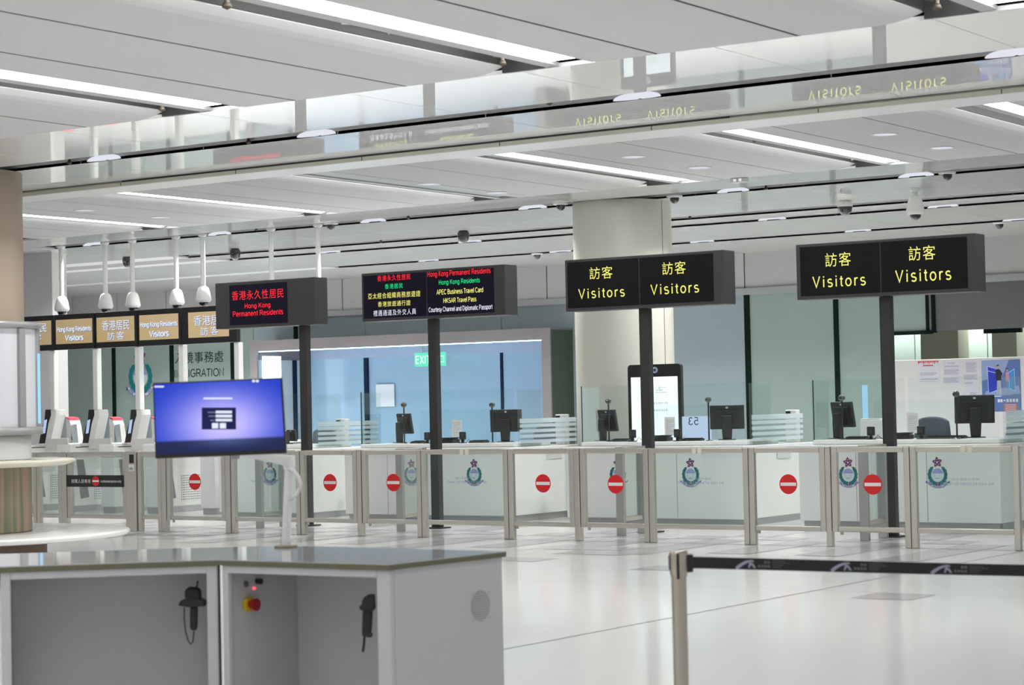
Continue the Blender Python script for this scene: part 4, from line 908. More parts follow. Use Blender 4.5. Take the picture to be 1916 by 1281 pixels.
def keyboard(px, py, label, wd=0.36):
    b = deck_at(px, py, 25.17, 25.17); t = thing('keyboard', b, label, 'keyboard', 'keyboards on the counters')
    q = MB(); q.prism([(b.x - wd / 2, b.y - 0.07, ZD + 0.001), (b.x - wd / 2, b.y + 0.07, ZD + 0.001), (b.x - wd / 2, b.y + 0.07, ZD + 0.03), (b.x - wd / 2, b.y - 0.07, ZD + 0.014)], (wd, 0, 0)); q.build('case', M_BLACK, t, 0.003)
    q = MB()
    for r in range(4):
        y0 = b.y - 0.06 + r * 0.031; z0 = ZD + 0.0165 + r * 0.0036
        for c in range(14): x0 = b.x - wd / 2 + 0.012 + c * (wd - 0.024) / 14; q.box(x0, x0 + (wd - 0.024) / 14 - 0.004, y0, y0 + 0.026, z0, z0 + 0.012)
    q.build('keys', M_BLACKM, t)
def paper(px0, px1, py0, py1, Y, label, m=None):
    a, b = at_y(px0, py0, Y), at_y(px1, py1, Y); t = thing('paper_notice', ((a.x + b.x) / 2, Y, b.z), label, 'notice', 'paper notices taped inside counters')
    q = MB(); q.box(a.x, b.x, Y, Y + 0.003, b.z, a.z); q.build('sheet', m or M_OFFWHITE, t)
    q = MB(); n = 9
    for i in range(n):
        z = b.z + (a.z - b.z) * (0.1 + 0.8 * i / n); w_ = (b.x - a.x) * (0.8 if i % 3 else 0.55); q.box(a.x + 0.015, a.x + 0.015 + w_, Y - 0.001, Y - 0.0002, z, z + 0.006)
    q.build('print', M_INK, t)
def chair(px, pyt, Y, label, wpx=46):
    p = at_y(px, pyt, Y); x, zt = p.x, p.z; t = thing('office_chair', (x, Y, 0), label, 'chair', 'officer chairs behind the counters')
    q = MB(); w = 0.24; n = 10
    pts = []
    for i in range(n + 1):
        a = math.pi * i / n; pts.append((x + w * math.cos(a) * (1 if abs(math.cos(a)) < .9 else 1), 0, zt - 0.13 + 0.13 * math.sin(a) ** 0.6))
    prof = [(x + w * 1.15, 0, zt - 0.55)] + pts + [(x - w * 1.15, 0, zt - 0.55)]
    q.prism([(a_, Y, c_) for a_, b_, c_ in prof], (0, 0.07, 0)); q.build('backrest', M_CHAIR, t, 0.02)
    q = MB(); q.box(x - 0.25, x + 0.25, Y - 0.48, Y - 0.02, 0.52, 0.60); q.build('seat', M_CHAIR, t, 0.03)
    q = MB(); q.box(x - 0.035, x + 0.035, Y + 0.072, Y + 0.10, 0.50, zt - 0.35); q.box(x - 0.035, x + 0.035, Y - 0.25, Y + 0.10, 0.47, 0.50); q.build('back_bracket', M_BLACK, t)
    q = MB(); q.cyl((x, Y - 0.25, 0.08), (x, Y - 0.25, 0.515), 0.028, n=12); q.build('gas_post', M_BLACK, t)
    for k2 in range(5):
        a = 2 * math.pi * k2 / 5; e = Vector((x + 0.28 * math.cos(a), Y - 0.25 + 0.28 * math.sin(a), 0.075)); q = MB(); q.cyl((x, Y - 0.25, 0.10), e, 0.022, 0.016, n=8); q.cyl(e + Vector((0.012, 0, -0.045)), e + Vector((-0.012, 0, -0.045)), 0.029, n=12); q.build('leg', M_BLACK, t)

monitor(748, 832, 0, -24, 0.42, 0.31, 1.40, 'black monitor turned sideways on the counter left of the two-language sign post', 0.16)
monitor(946, 831, 0, 26, 0.47, 0.33, 1.42, 'black monitor seen square from behind, right of the two-language sign post')
monitor(1128, 830, 0, -24, 0.42, 0.31, 1.40, 'black monitor turned sideways, against the round column, left of its sign post', 0.16)
monitor(1361, 828, 0, 26, 0.47, 0.33, 1.42, 'black monitor seen from behind beside the reversed number 53')
monitor(1568, 824, 0, -24, 0.42, 0.34, 1.43, 'black monitor turned sideways left of the rightmost sign post', 0.16)
monitor(1826, 822, 0, 26, 0.50, 0.36, 1.47, 'largest black monitor seen from behind, in front of the pinned notices')
monitor(536, 834, 0, -24, 0.30, 0.18, 1.24, 'low black monitor peeking out right of the blue screen', 0.1)
webcam(757, 757, 832, 'ball webcam on a stalk in front of the sideways monitor, two-language counter')
webcam(922, 757, 831, 'ball webcam on a stalk beside the square monitor, two-language counter')
webcam(1140, 750, 830, 'ball webcam on a stalk in front of the pale round column')
webcam(1327, 747, 828, 'ball webcam on a stalk right of the reversed number 53')
webcam(1577, 744, 824, 'ball webcam in front of the sideways monitor left of the rightmost post')
webcam(1791, 737, 822, 'ball webcam in front of the pinned notices on the right')
reader(800, 831, 'small black card scanner touching the left of the two-language sign post')
reader(866, 830, 'small black card scanner right of the two-language sign post, beside the paper notice')
reader(1184, 829, 'small black card scanner left of the post in front of the round column')
reader(1268, 829, 'small black card scanner just left of the reversed number 53')
reader(1630, 824, 'small black card scanner left of the rightmost sign post, before a white box')
reader(1724, 824, 'small black card scanner in front of the grey office chair')
passport_scanner(842, 830, 'flat black passport scanner right of the two-language sign post')
passport_scanner(1240, 828, 'flat black passport scanner below the tall white kiosk screen')
passport_scanner(1690, 824, 'flat black passport scanner right of the rightmost sign post')
keyboard(896, 829, 'black keyboard between card scanner and square monitor, two-language counter', 0.28)
keyboard(1296, 827, 'black keyboard under the reversed number 53', 0.3)
keyboard(1772, 823, 'long black keyboard between the grey chair and the largest monitor', 0.5)
keyboard(782, 829, 'black keyboard partly behind the scanner left of the two-language post', 0.2)
keyboard(1604, 824, 'black keyboard beside the sideways monitor left of the rightmost post', 0.3)
keyboard(1162, 828, 'black keyboard beside the sideways monitor before the round column', 0.26)
paper(845, 864, 785, 818, 25.70, 'cream paper notice standing behind the scanner, two-language counter')
paper(1243, 1263, 780, 814, 25.70, 'beige paper notice overlapping the tall kiosk screen')
paper(1696, 1719, 772, 810, 25.70, 'cream paper notice left of the grey office chair')
chair(1742, 779, 26.0, 'grey office chair back behind the counter right of the rightmost post')
chair(605, 800, 26.9, 'dark office chair seen through frosted stripes beside the red sign post')
chair(1022, 795, 27.3, 'dark office chair seen through frosted stripes left of the round column')
chair(1912, 788, 27.7, 'dark office chair seen through frosted stripes at the right edge')
for px0, px1, pyt, Y, lb in ((1608, 1652, 785, 25.50, 'white upright machine left of the rightmost sign post'),):
    a, b = at_y(px0, pyt, Y), at_y(px1, pyt, Y); t = thing('document_machine', ((a.x + b.x) / 2, Y, ZD), lb, 'machine')
    q = MB(); q.box(a.x, b.x, Y, Y + 0.14, ZD + 0.001, a.z); q.build('case', M_OFFWHITE, t, 0.015)
    q = MB(); q.box(a.x + 0.01, b.x - 0.05, Y + 0.01, Y + 0.13, a.z + 0.0005, a.z + 0.012); q.build('lid', M_WHITE, t, 0.004)
for px, py, Y, lb in ((1052, 781, -17.05, 'small white dispenser with black mouth, left of the round column'), (1483, 773, -13.35, 'small white dispenser with black mouth on the counter end, middle of the right half'), (641, 789, -20.85, 'small white dispenser with black mouth right of the red sign post')):
    p = at_x(px, py, Y); Y = p.y; t = thing('ticket_dispenser', (p.x, Y, 1.053), lb, 'dispenser', 'white dispensers on counter ends')
    q = MB(); q.box(p.x - 0.085, p.x + 0.085, Y - 0.06, Y + 0.06, 1.054, p.z + 0.05); q.build('case', M_OFFWHITE, t, 0.01)
    q = MB(); q.box(p.x - 0.075, p.x + 0.0, Y - 0.066, Y - 0.0605, p.z - 0.03, p.z + 0.03); q.build('mouth', M_BLACK, t)
# back-lit number panel, seen from behind
a, b = at_y(1276, 779, 25.80), at_y(1331, 832, 25.80)
t = thing('number_panel', ((a.x + b.x) / 2, 25.80, 1.0), 'bluish lit counter number panel showing 53 reversed', 'number sign')
q = MB(); q.box(a.x, b.x, 25.80, 25.82, 1.02, a.z); nb_ = q.build('panel', glow('number panel glow', (0.66, 0.76, 1.0), 0.85), t)
q = MB(); text(q, '53', (0, 25.795, 0), UX, UZ, PX(1307, 25.795, 790), PX(1288, 25.795, 790), at_y(1297, 795, 25.795).z, at_y(1297, 780, 25.795).z, 1.1); q.build('lettering', mat('navy print', (0.02, 0.04, 0.08), 0.6), nb_)
q = MB(); q.box(a.x + 0.02, a.x + 0.05, 25.821, 25.845, 0.001, 1.3); q.box(b.x - 0.05, b.x - 0.02, 25.821, 25.845, 0.001, 1.3); q.build('support', M_GREYP, t)

# tall kiosk with a white screen in front of the column
a, b = at_y(1174, 680, 25.88), at_y(1273, 679, 25.88); zt = 2.18
t = thing('information_kiosk', ((a.x + b.x) / 2, 25.91, 0), 'tall black kiosk with rounded corners, white screen and round camera eye', 'kiosk')
q = MB(); r = 0.05; pts = []
for cx_, sg in ((b.x - r, 1), (a.x + r, -1)):
    for i in range(7):
        an = math.pi / 2 * i / 6; an = an if sg > 0 else math.pi / 2 + an; pts.append((cx_ + r * math.cos(an), 25.88, zt - r + r * math.sin(an)))
q.prism(pts + [(a.x, 25.88, 0.06), (b.x, 25.88, 0.06)], (0, 0.07, 0)); q.build('body', M_BLACK, t)
q = MB(); q.box(a.x - 0.05, b.x + 0.05, 25.86, 25.98, 0.001, 0.058); q.build('foot', M_BLACKM, t)
p0, p1 = at_y(1180, 706, 25.87), at_y(1267, 706, 25.87)
q = MB(); q.box(p0.x, p1.x, 25.875, 25.879, 0.5, p0.z); ks = q.build('screen', glow('kiosk screen', (0.84, 0.97, 1.0), 1.25), t)
y = 25.873; M_KP = mat('pale grey screen print', (0.72, 0.78, 0.80), 0.8, spec=0.0, emit=0.35)
q = MB()
for px0, px1, py0, py1 in ((1228, 1240, 728, 731), (1232, 1235, 722, 730), (1236, 1246, 724, 725.5), (1226, 1247, 733, 734.5)): c0, c1 = at_y(px0, py0, y), at_y(px1, py1, y); q.box(c0.x, c1.x, y, y + 0.001, c1.z, c0.z)
q.build('boat_emblem', M_KP, ks)
for py in (752, 765):
    c0, c1 = at_y(1224, py, y), at_y(1250, py + 4, y); q = MB()
    for i in range(7): q.box(c0.x + (c1.x - c0.x) * i / 7, c0.x + (c1.x - c0.x) * (i + 0.7) / 7, y, y + 0.001, c1.z, c0.z)
    q.build('print_row', M_KP, ks)
p = at_y(1225, 692, 25.87); q = MB(); q.cyl((p.x, 25.88, p.z), (p.x, 25.868, p.z), 0.045, n=24); ey = q.build('camera_ring', mat('pale blue ring', (0.35, 0.42, 0.60), 0.2), t)
q = MB(); q.cyl((p.x, 25.868, p.z), (p.x, 25.864, p.z), 0.02, n=20); q.build('camera_lens', M_DOME, ey)

# ------------------------------------------------------------------ e-gates and the displays above them
YE = 26.0
POSTS = [101, 182, 261, 343, 447]
EW = ['beside the information column', 'second from the tan column', 'in the middle of the five gates', 'partly behind the blue monitor', 'hidden low behind the blue monitor, at the right end']
DISP_Y = 25.9
def dy(px0, px1): return PX(px0, DISP_Y, 615), PX(px1, DISP_Y, 615)
M_DISPS = mat('tan lit display', (0.55, 0.42, 0.24), 0.4, emit=0.28, ecol=(0.62, 0.44, 0.20), noise=0.0)
nt = M_DISPS.node_tree; _n = nt.nodes.new('ShaderNodeTexNoise'); _n.inputs['Scale'].default_value = 2.2; _tc = nt.nodes.new('ShaderNodeTexCoord')
_r = nt.nodes.new('ShaderNodeValToRGB'); _r.color_ramp.elements[0].color = (0.60, 0.40, 0.13, 1); _r.color_ramp.elements[1].color = (0.62, 0.47, 0.34, 1); _r.color_ramp.elements[0].position = 0.4; _r.color_ramp.elements[1].position = 0.6
nt.links.new(_tc.outputs['Object'], _n.inputs['Vector']); nt.links.new(_n.outputs['Fac'], _r.inputs[0]); nt.links.new(_r.outputs[0], nt.nodes['Principled BSDF'].inputs['Emission Color'])
M_DTXT = glow('pale display lettering', (0.80, 0.86, 1.0), 0.95); M_DSH = mat('blue letter shadow', (0.16, 0.22, 0.42), 0.6)
DISPS = [(20, 100, [('香港居民', 30, 87, 614, 17, 1.05, 0.02), ('訪', 48, 61, 632.6, 14, 1.05, 0.02), ('客', 64, 77, 632, 14, 1.05, 0.02)], (20, 96)), (102, 176.5, [('Hong Kong Residents', 106.7, 170.5, 616, 12, 1.0, 0.05), ('Visitors', 121.5, 156, 632, 12, 1.0, 0.06)], (104.7, 172.8)),
         (178, 256.5, [('香港居民', 191, 242, 608, 18.5, 1.05, 0.02), ('訪', 201, 214, 628.6, 15, 1.0, 0.02), ('客', 218, 231.5, 627.6, 15, 1.0, 0.02)], (181, 251.5)), (258, 338.5, [('Hong Kong Residents', 262, 332, 607, 12.5, 1.0, 0.05), ('Visitors', 279, 316, 624.5, 13, 1.0, 0.06)], (261, 334)),
         (340.5, 443, [('香港居民', 362, 426, 598.5, 19, 1.05, 0.02), ('訪', 375, 389, 619.6, 16, 1.0, 0.02), ('客', 394, 408, 618.6, 16, 1.0, 0.02)], (352.5, 428.5))]
DZ1, DZ0 = 3.375, 2.765
DW = ['Chinese display half hidden by the information column', 'English Hong Kong Residents and Visitors display nearest the tan column', 'Chinese residents and visitors display between the two English ones', 'English Hong Kong Residents and Visitors display over the big crest', 'Chinese display partly covered by the red residents sign']
for i, (a, b, rows, sc) in enumerate(DISPS):
    x0, x1 = dy(a, b); t = thing('overhead_display', ((x0 + x1) / 2, DISP_Y, DZ0), 'black framed tan ' + DW[i], 'display', 'displays above the e-gates')
    q = MB(); q.box(x0 + 0.004, x1 - 0.004, DISP_Y, DISP_Y + 0.09, DZ0, DZ1); q.build('bezel', M_BLACK, t, 0.006)
    s0, s1 = dy(*sc); q = MB(); q.box(s0, s1, DISP_Y - 0.003, DISP_Y - 0.0005, DZ0 + 0.10, DZ1 - 0.09); s_ = q.build('screen', M_DISPS, t)
    for r in rows:
        q = MB(); text_at(q, r[0], r[1] + 0.7, r[2] + 0.7, r[3] + 0.9, r[4], DISP_Y - 0.005, r[5], r[6] + 0.012); q.build('letter_shadow', M_DSH, s_)
        q = MB(); text_at(q, r[0], r[1], r[2], r[3], r[4], DISP_Y - 0.008, r[5], r[6]); q.build('lettering', M_DTXT, s_)
M_PERF = dotted('perforated cover', (0.78, 0.78, 0.77), (0.05, 0.05, 0.05), 26.0, 0.27)
M_ESCR = glow('e-gate screen', (0.55, 0.70, 1.0), 0.8)
for i, pp in enumerate(POSTS):
    xp = PX(pp, YE, 700); t = thing('e_gate', (xp, YE, 0), 'white self-service e-gate ' + EW[i], 'e-gate', 'self-service e-gates')
    xr = xp + 0.15; xl_ = xp - 0.17
    q = MB(); q.box(xl_, xr, 25.22, 28.0, 0.10, 0.93); q.build('cabinet', M_WHITE, t, 0.015)
    q = MB(); q.box(xl_ + 0.02, xr - 0.02, 25.26, 27.96, 0.001, 0.099); q.build('plinth', M_GREYP, t)
    q = MB(); q.box(xl_ - 0.02, xr + 0.02, 25.20, 28.05, 0.931, 1.14); dk = q.build('deck', M_WHITEG, t, 0.025)
    q = MB(); q.box(xr + 0.0205, xr + 0.024, 25.3, 28.0, 1.085, 1.098); q.build('dark_line', M_BLACK, dk)
    q = MB(); q.box(xr + 0.001, xr + 0.006, 25.75, 26.25, 0.18, 0.62); q.build('perforated_cover', M_PERF, t)
    a = Vector((xr + 0.003, 25.32, 0)); q = MB(); q.add([(xr + 0.003, 25.42, 0.22), (xr + 0.003, 25.62, 0.24), (xr + 0.003, 25.50, 0.88), (xr + 0.003, 25.33, 0.88)], [(0, 1, 2, 3)]); ar = q.build('signal_strip', M_GREYBTN, t)
    q = MB(); q.add([(xr + 0.0045, 25.46, 0.52), (xr + 0.0045, 25.55, 0.46), (xr + 0.0045, 25.47, 0.60), (xr + 0.0045, 25.53, 0.60)], [(0, 1, 3, 2)]); q.build('red_arrow', M_RED, ar)
    q = MB(); q.box(xp - 0.055, xp + 0.055, YE - 0.055, YE + 0.055, 1.141, DZ0 - 0.001); q.build('display_post', M_WHITEG, t, 0.012)
    o = pp - 180.0; Yh = 25.60; Q = lambda x, y, Y=Yh: at_y(x + o, y, Y)
    q = MB(); q.prism([Q(163.5, 766), Q(172.5, 766), Q(173, 776), Q(168, 792), Q(160.5, 836), Q(150.5, 836), Q(156, 805), Q(162, 785)], (0, 0.20, 0)); hs = q.build('screen_head', M_BLACKM, t, 0.006)
    q = MB(); q.poly([Q(161.6, 786, Yh - 0.002), Q(167.2, 784, Yh - 0.002), Q(163.6, 810, Yh - 0.002), Q(158.2, 811, Yh - 0.002)]); q.build('screen', M_ESCR, hs)
    q = MB(); q.prism([Q(173.5, 766.5), Q(183, 766), Q(184, 776), Q(180, 796), Q(174, 826), Q(186, 832), Q(186, 842), Q(161, 842), Q(161.5, 836), Q(169, 792), Q(174, 776)], (0, 0.22, 0)); q.build('head_body', M_WHITEG, t, 0.01)
    q = MB(); q.prism([Q(166, 821, 25.54), Q(205, 819, 25.54), Q(206, 838, 25.54), Q(164, 839, 25.54)], (0, 0.03, 0)); q.build('front_block', M_OFFWHITE, t, 0.006)
    fl = [(175, 830), (180, 798), (183.5, 780), (187, 769.5), (191, 766.5), (196, 769), (200, 778), (202, 800), (203, 832)]
    q = MB(); q.prism([Q(x, y, 25.87) for x, y in fl], (0, 0.02, 0)); q.build('flap', M_FLAP, t)
    q = MB(); q.poly([Q(x, y, 25.865) for x, y in ((183, 786), (191.5, 784), (190, 806), (179.5, 808))]); q.build('side_notice', mat('pale blue notice', (0.52, 0.66, 0.90), 0.5, emit=0.25), t)
    Yr = 26.55; R_ = lambda x, y: at_y(x + o, y, Yr)
    q = MB(); q.prism([R_(193, 838), R_(194, 784), R_(199, 780), R_(208, 782), R_(212, 795), R_(218, 838)], (0, 0.25, 0)); q.build('rear_head', M_OFFWHITE, t, 0.01)
    q = MB(); q.prism([R_(199, 779.6), R_(208, 781.6), R_(209.5, 786), R_(206, 784), R_(199, 781.5)], (0, 0.24, 0)); q.build('red_top_light', mat('red light edge', (0.75, 0.05, 0.08), 0.4), t)
    q = MB(); q.prism([R_(211, 838), R_(212, 795), R_(221, 793), R_(226, 838)], (0, 0.015, 0)); q.build('rear_flap', M_FLAP, t)
    c = Q(158, 841.5, 25.45); q = MB(); q.box(c.x - 0.09, c.x + 0.05, 25.40, 25.50, 1.1415, 1.155); rd = q.build('passport_reader', M_WHITE, t, 0.006)
    q = MB(); q.box(c.x - 0.06, c.x + 0.025, 25.415, 25.485, 1.1555, 1.162); q.build('reader_window', mat('dark red window', (0.30, 0.01, 0.03), 0.3), rd)
# crest and department name on the back wall glass
w2 = bpy.data.objects['window_2']; w3 = bpy.data.objects['window_3']
yy = YW + 0.076
p = at_y(262.5, 699, yy); q = MB(); crest(q, p, UX, UZ, at_y(262, 655, yy).z - at_y(262, 743, yy).z, (0, -0.001, 0)); q.build('crest', CREST_M, w2)
for row in (('入境事務處', 327, 417.8, 668, 21, 1.08, 0.01), ('IMMIGRATION', 326.5, 418.8, 697, 17, 1.0, 0.0)):
    q = MB(); text_at(q, *row[:5], yy, *row[5:]); q.build('lettering', mat('dark green lettering', (0.004, 0.014, 0.008), 0.8, spec=0.0), w3)
# exit sign in the portal
a, b = at_y(775, 660, 38.1), at_y(833, 684, 38.1)
t = thing('exit_sign', ((a.x + b.x) / 2, 38.1, b.z), 'lit green exit sign hanging in the blue doorway behind a sign post', 'exit sign')
q = MB(); q.box(a.x, b.x, 38.1, 38.14, b.z, a.z); pb = q.build('panel', glow('exit green', (0.16, 0.86, 0.60), 1.0), t)
q = MB(); q.box(a.x + 0.2, a.x + 0.23, 38.11, 38.13, a.z, 3.205); q.box(b.x - 0.23, b.x - 0.2, 38.11, 38.13, a.z, 3.205); q.build('hanger', M_GREYP, t)
zc = (a.z + b.z) / 2
for s_, f0, f1 in (('EXIT', 0.05, 0.52), ('出口', 0.58, 0.97)):
    q = MB(); text(q, s_, (0, 38.095, 0), UX, UZ, a.x + (b.x - a.x) * f0, a.x + (b.x - a.x) * f1, zc - 0.095, zc + 0.095, 1.1, 0.01); q.build('lettering', glow('exit white', (0.95, 1.0, 0.97), 1.1), pb)
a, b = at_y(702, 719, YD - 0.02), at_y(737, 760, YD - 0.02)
q = MB(); q.box(a.x, b.x, YD + 0.002, YD + 0.010, b.z, a.z); q.build('door_reflection_patch', M_PAPER, door)['label'] = 'white patch painted as a bright reflection on the door glass'  # flat white patch added as the bright reflection in the door glass

# notice board with papers and poster
YNB = 31.0
a, b = at_y(1668, 674.5, YNB), at_y(1960, 664, YNB)
t = thing('notice_board', ((a.x + b.x) / 2, YNB, 0), 'wide white notice board standing behind the right hand counters', 'notice board')
ztb = (at_y(1675, 674, YNB).z + at_y(1910, 667, YNB).z) / 2
q = MB(); q.box(a.x, b.x, YNB, YNB + 0.05, 0.55, ztb); q.build('board', mat('white board', (0.70, 0.68, 0.68), 0.5), t, 0.006)
for x in (a.x + 0.15, b.x - 0.15): q = MB(); q.box(x - 0.03, x + 0.03, YNB - 0.0, YNB + 0.05, 0.02, 0.549); q.box(x - 0.04, x + 0.04, YNB - 0.2, YNB + 0.25, 0.001, 0.0195); q.build('foot', M_GREYP, t)
def pinned(px0, px1, py0, py1, label, blocks, m=M_PAPERL):
    y = YNB - 0.004; a, b = at_y(px0, py0, y), at_y(px1, py1, y); t = thing('pinned_notice', ((a.x + b.x) / 2, y, b.z), label, 'notice', 'sheets on the notice board')
    q = MB(); q.box(a.x, b.x, y, y + 0.003, b.z, a.z); s_ = q.build('sheet', m, t)
    q = MB(); wd, hh = b.x - a.x, a.z - b.z
    for u0, u1, v0, v1, n in blocks:
        for j in range(n):
            v = v0 + (v1 - v0) * j / n; u2 = u1 - (0.12 if j % 3 == 2 else 0); q.box(a.x + wd * u0, a.x + wd * u2, y - 0.0015, y - 0.0003, a.z - hh * (v + 0.5 * (v1 - v0) / n), a.z - hh * v)
    q.build('print', M_INK, t); return a, b, y, t
a, b, y, t = pinned(1717, 1757, 676, 714, 'notice with a red garland along its top edge', [(0.1, 0.9, 0.55, 0.70, 3), (0.12, 0.95, 0.84, 0.92, 1), (0.1, 0.85, 0.95, 0.98, 1)])
q = MB(); n = 12; wd = b.x - a.x
for j in range(n):
    x = a.x + wd * j / n; q.cur = j % 2; q.poly([(x, y - 0.002, a.z), (x + wd / n, y - 0.002, a.z), (x + wd * 0.6 / n, y - 0.002, a.z - 0.035 - 0.02 * (j % 3 == 0))])
q.cur = 0; q.box(a.x + wd * 0.25, b.x - wd * 0.25, y - 0.002, y - 0.0005, a.z - 0.075, a.z - 0.06)
q.build('garland', [M_RED, M_CREDB], t)
pinned(1763, 1798, 676, 718, 'middle lilac notice with dense small print', [(0.3, 0.7, 0.06, 0.12, 2), (0.1, 0.95, 0.20, 0.26, 2), (0.1, 0.9, 0.36, 0.60, 5), (0.05, 0.9, 0.72, 0.95, 5)])
pinned(1801, 1833, 676, 745, 'tall lilac notice beside the blue poster', [(0.2, 0.85, 0.04, 0.30, 8), (0.05, 0.9, 0.36, 0.50, 5), (0.1, 0.6, 0.56, 0.62, 2), (0.4, 0.8, 0.84, 0.94, 3)])
# poster
y = YNB - 0.006; a, b = at_y(1836, 674, y), at_y(1911, 769, y)
t = thing('blue_poster', ((a.x + b.x) / 2, y, b.z), 'blue poster with a man and a woman between glowing screens', 'poster')
wd, hh = b.x - a.x, a.z - b.z
pc = lambda u, v, k=0: (a.x + wd * u, y - 0.0006 * k, a.z - hh * v)
q = MB(); q.box(a.x, b.x, y, y + 0.004, b.z, a.z); q.build('sheet', mat('poster blue', (0.10, 0.17, 0.42), 0.45), t)
PM = [mat('poster pale blue', (0.28, 0.36, 0.60), 0.5), mat('poster royal blue', (0.02, 0.04, 0.50), 0.5), mat('poster neon', (0.55, 0.60, 1.0), 0.5), mat('poster jacket', (0.015, 0.015, 0.03), 0.6), mat('poster trousers', (0.42, 0.46, 0.56), 0.6),
      mat('poster skin', (0.55, 0.36, 0.28), 0.6), mat('poster pink', (0.66, 0.25, 0.36), 0.6), mat('poster red panel', (0.55, 0.10, 0.14), 0.5), mat('poster white', (0.78, 0.80, 0.90), 0.5), mat('poster cyan', (0.05, 0.28, 0.62), 0.5)]
q = MB()
def pp(ci, pts, k): q.cur = ci; q.poly([pc(u, v, k) for u, v in pts])
pp(0, [(0, 0.001), (0.72, 0.001), (0.55, 0.30), (0, 0.40)], 1); pp(0, [(0.10, 0.60), (0.95, 0.50), (1, 0.66), (0.05, 0.72)], 1)
pp(1, [(0.16, 0.12), (0.40, 0.18), (0.40, 0.58), (0.18, 0.64)], 2); pp(9, [(0.68, 0.24), (0.84, 0.18), (0.85, 0.60), (0.70, 0.54)], 2)
for p_, r_ in (((0.15, 0.11), (0.165, 0.65)), ((0.84, 0.17), (0.86, 0.61)), ((0.69, 0.24), (0.71, 0.55)), ((0.39, 0.28), (0.41, 0.58))): pp(2, [p_, (p_[0] + 0.012, p_[1]), (r_[0] + 0.012, r_[1]), r_], 3)
for (u0, v0), (u1, v1) in (((0.15, 0.11), (0.40, 0.17)), ((0.15, 0.20), (0.40, 0.25)), ((0.17, 0.64), (0.40, 0.58)), ((0.69, 0.25), (0.85, 0.18)), ((0.70, 0.54), (0.86, 0.61))): pp(2, [(u0, v0), (u1, v1), (u1, v1 + 0.012), (u0, v0 + 0.012)], 3)
pp(4, [(0.40, 0.38), (0.50, 0.38), (0.50, 0.66), (0.45, 0.66), (0.44, 0.48), (0.42, 0.66), (0.38, 0.66)], 4); pp(3, [(0.36, 0.22), (0.40, 0.18), (0.47, 0.18), (0.52, 0.24), (0.55, 0.27), (0.50, 0.33), (0.51, 0.40), (0.38, 0.40)], 5)
disc_pts = lambda u, v, r: [(u + r * math.cos(2 * math.pi * i / 14), v + r * 0.8 * math.sin(2 * math.pi * i / 14)) for i in range(14)]
pp(5, disc_pts(0.43, 0.135, 0.035), 5); pp(3, [(0.39, 0.13), (0.40, 0.095), (0.45, 0.09), (0.47, 0.115), (0.44, 0.11)], 6)
pp(6, [(0.62, 0.27), (0.65, 0.23), (0.69, 0.24), (0.71, 0.33), (0.69, 0.42), (0.63, 0.42)], 5); pp(9, [(0.64, 0.42), (0.69, 0.42), (0.70, 0.56), (0.66, 0.56)], 4); pp(5, disc_pts(0.665, 0.20, 0.028), 5); pp(3, [(0.63, 0.22), (0.645, 0.165), (0.69, 0.165), (0.70, 0.21), (0.68, 0.18), (0.65, 0.19)], 6)
for j, u in enumerate((0.40, 0.47, 0.55, 0.63, 0.71, 0.79, 0.87)): pp(8, [(u, 0.76), (u + 0.055, 0.76), (u + 0.055, 0.82), (u, 0.82)], 3) if j != 2 else pp(8, [(u, 0.775), (u + 0.055, 0.775), (u + 0.055, 0.80), (u, 0.80)], 3)
pp(8, [(0.08, 0.70), (0.50, 0.70), (0.50, 0.715), (0.08, 0.715)], 3); pp(7, [(0.56, 0.85), (0.90, 0.85), (0.90, 0.99), (0.56, 0.99)], 3)
for v in (0.87, 0.90, 0.93, 0.96): pp(8, [(0.59, v), (0.87, v), (0.87, v + 0.01), (0.59, v + 0.01)], 4)
pp(9, [(0.05, 0.78), (0.30, 0.78), (0.30, 0.99), (0.05, 0.99)], 2)
q.build('print', PM, t)

# ------------------------------------------------------------------ information column with drum display, table and bench
ctr = at_w(44, 700, 21.8) - RGT * 0.60; ix, iy = ctr.x, ctr.y
t = thing('information_column', (ix, iy, 0), 'tan information column with a drum display, round table top and reeded wood base', 'information column')
q = MB(); q.lathe((ix, iy, 0), [(0.60, 2.60), (0.60, Z1 - 0.002)], 56); q.build('upper_shaft', M_TAN, t)
q = MB(); q.lathe((ix, iy, 0), [(0.001, 1.44), (0.655, 1.44), (0.655, 1.20)], 56); q.build('neck', M_WHITE, t)
q = MB(); q.lathe((ix, iy, 0), [(0.655, 1.13), (0.655, 0.465)], 56); q.build('wood_base', M_WOOD, t)
q = MB(); q.lathe((ix, iy, 0), [(0.30, 1.195), (1.08, 1.195), (1.10, 1.185), (1.10, 1.165), (1.00, 1.13), (0.30, 1.13)], 72); q.build('table_top', M_CREAM, t)
q = MB(); q.lathe((ix, iy, 0), [(0.58, 2.60), (0.775, 2.60), (0.775, 2.545), (0.735, 2.535), (0.735, 2.53)], 72); q.lathe((ix, iy, 0), [(0.735, 1.53), (0.775, 1.525), (0.775, 1.45), (0.58, 1.44)], 72)
for an in (-148, -118, -88, -58, -28, 2, 32):
    a_ = math.radians(an) + 0.09; e = Vector((math.cos(a_), math.sin(a_), 0)); f_ = Vector((-e.y, e.x, 0)); c = Vector((ix, iy, 0)) + e * 0.735
    q.add([c + f_ * u + e * v + UZ * z for z in (1.53, 2.53) for u, v in ((-0.045, -0.02), (0.045, -0.02), (0.045, 0.022), (-0.045, 0.022))], [(0, 3, 2, 1), (4, 5, 6, 7), (0, 1, 5, 4), (1, 2, 6, 5), (2, 3, 7, 6), (3, 0, 4, 7)])
q.build('display_frame', mat('grey display frame', (0.36, 0.36, 0.36), 0.35, metal=0.4), t)
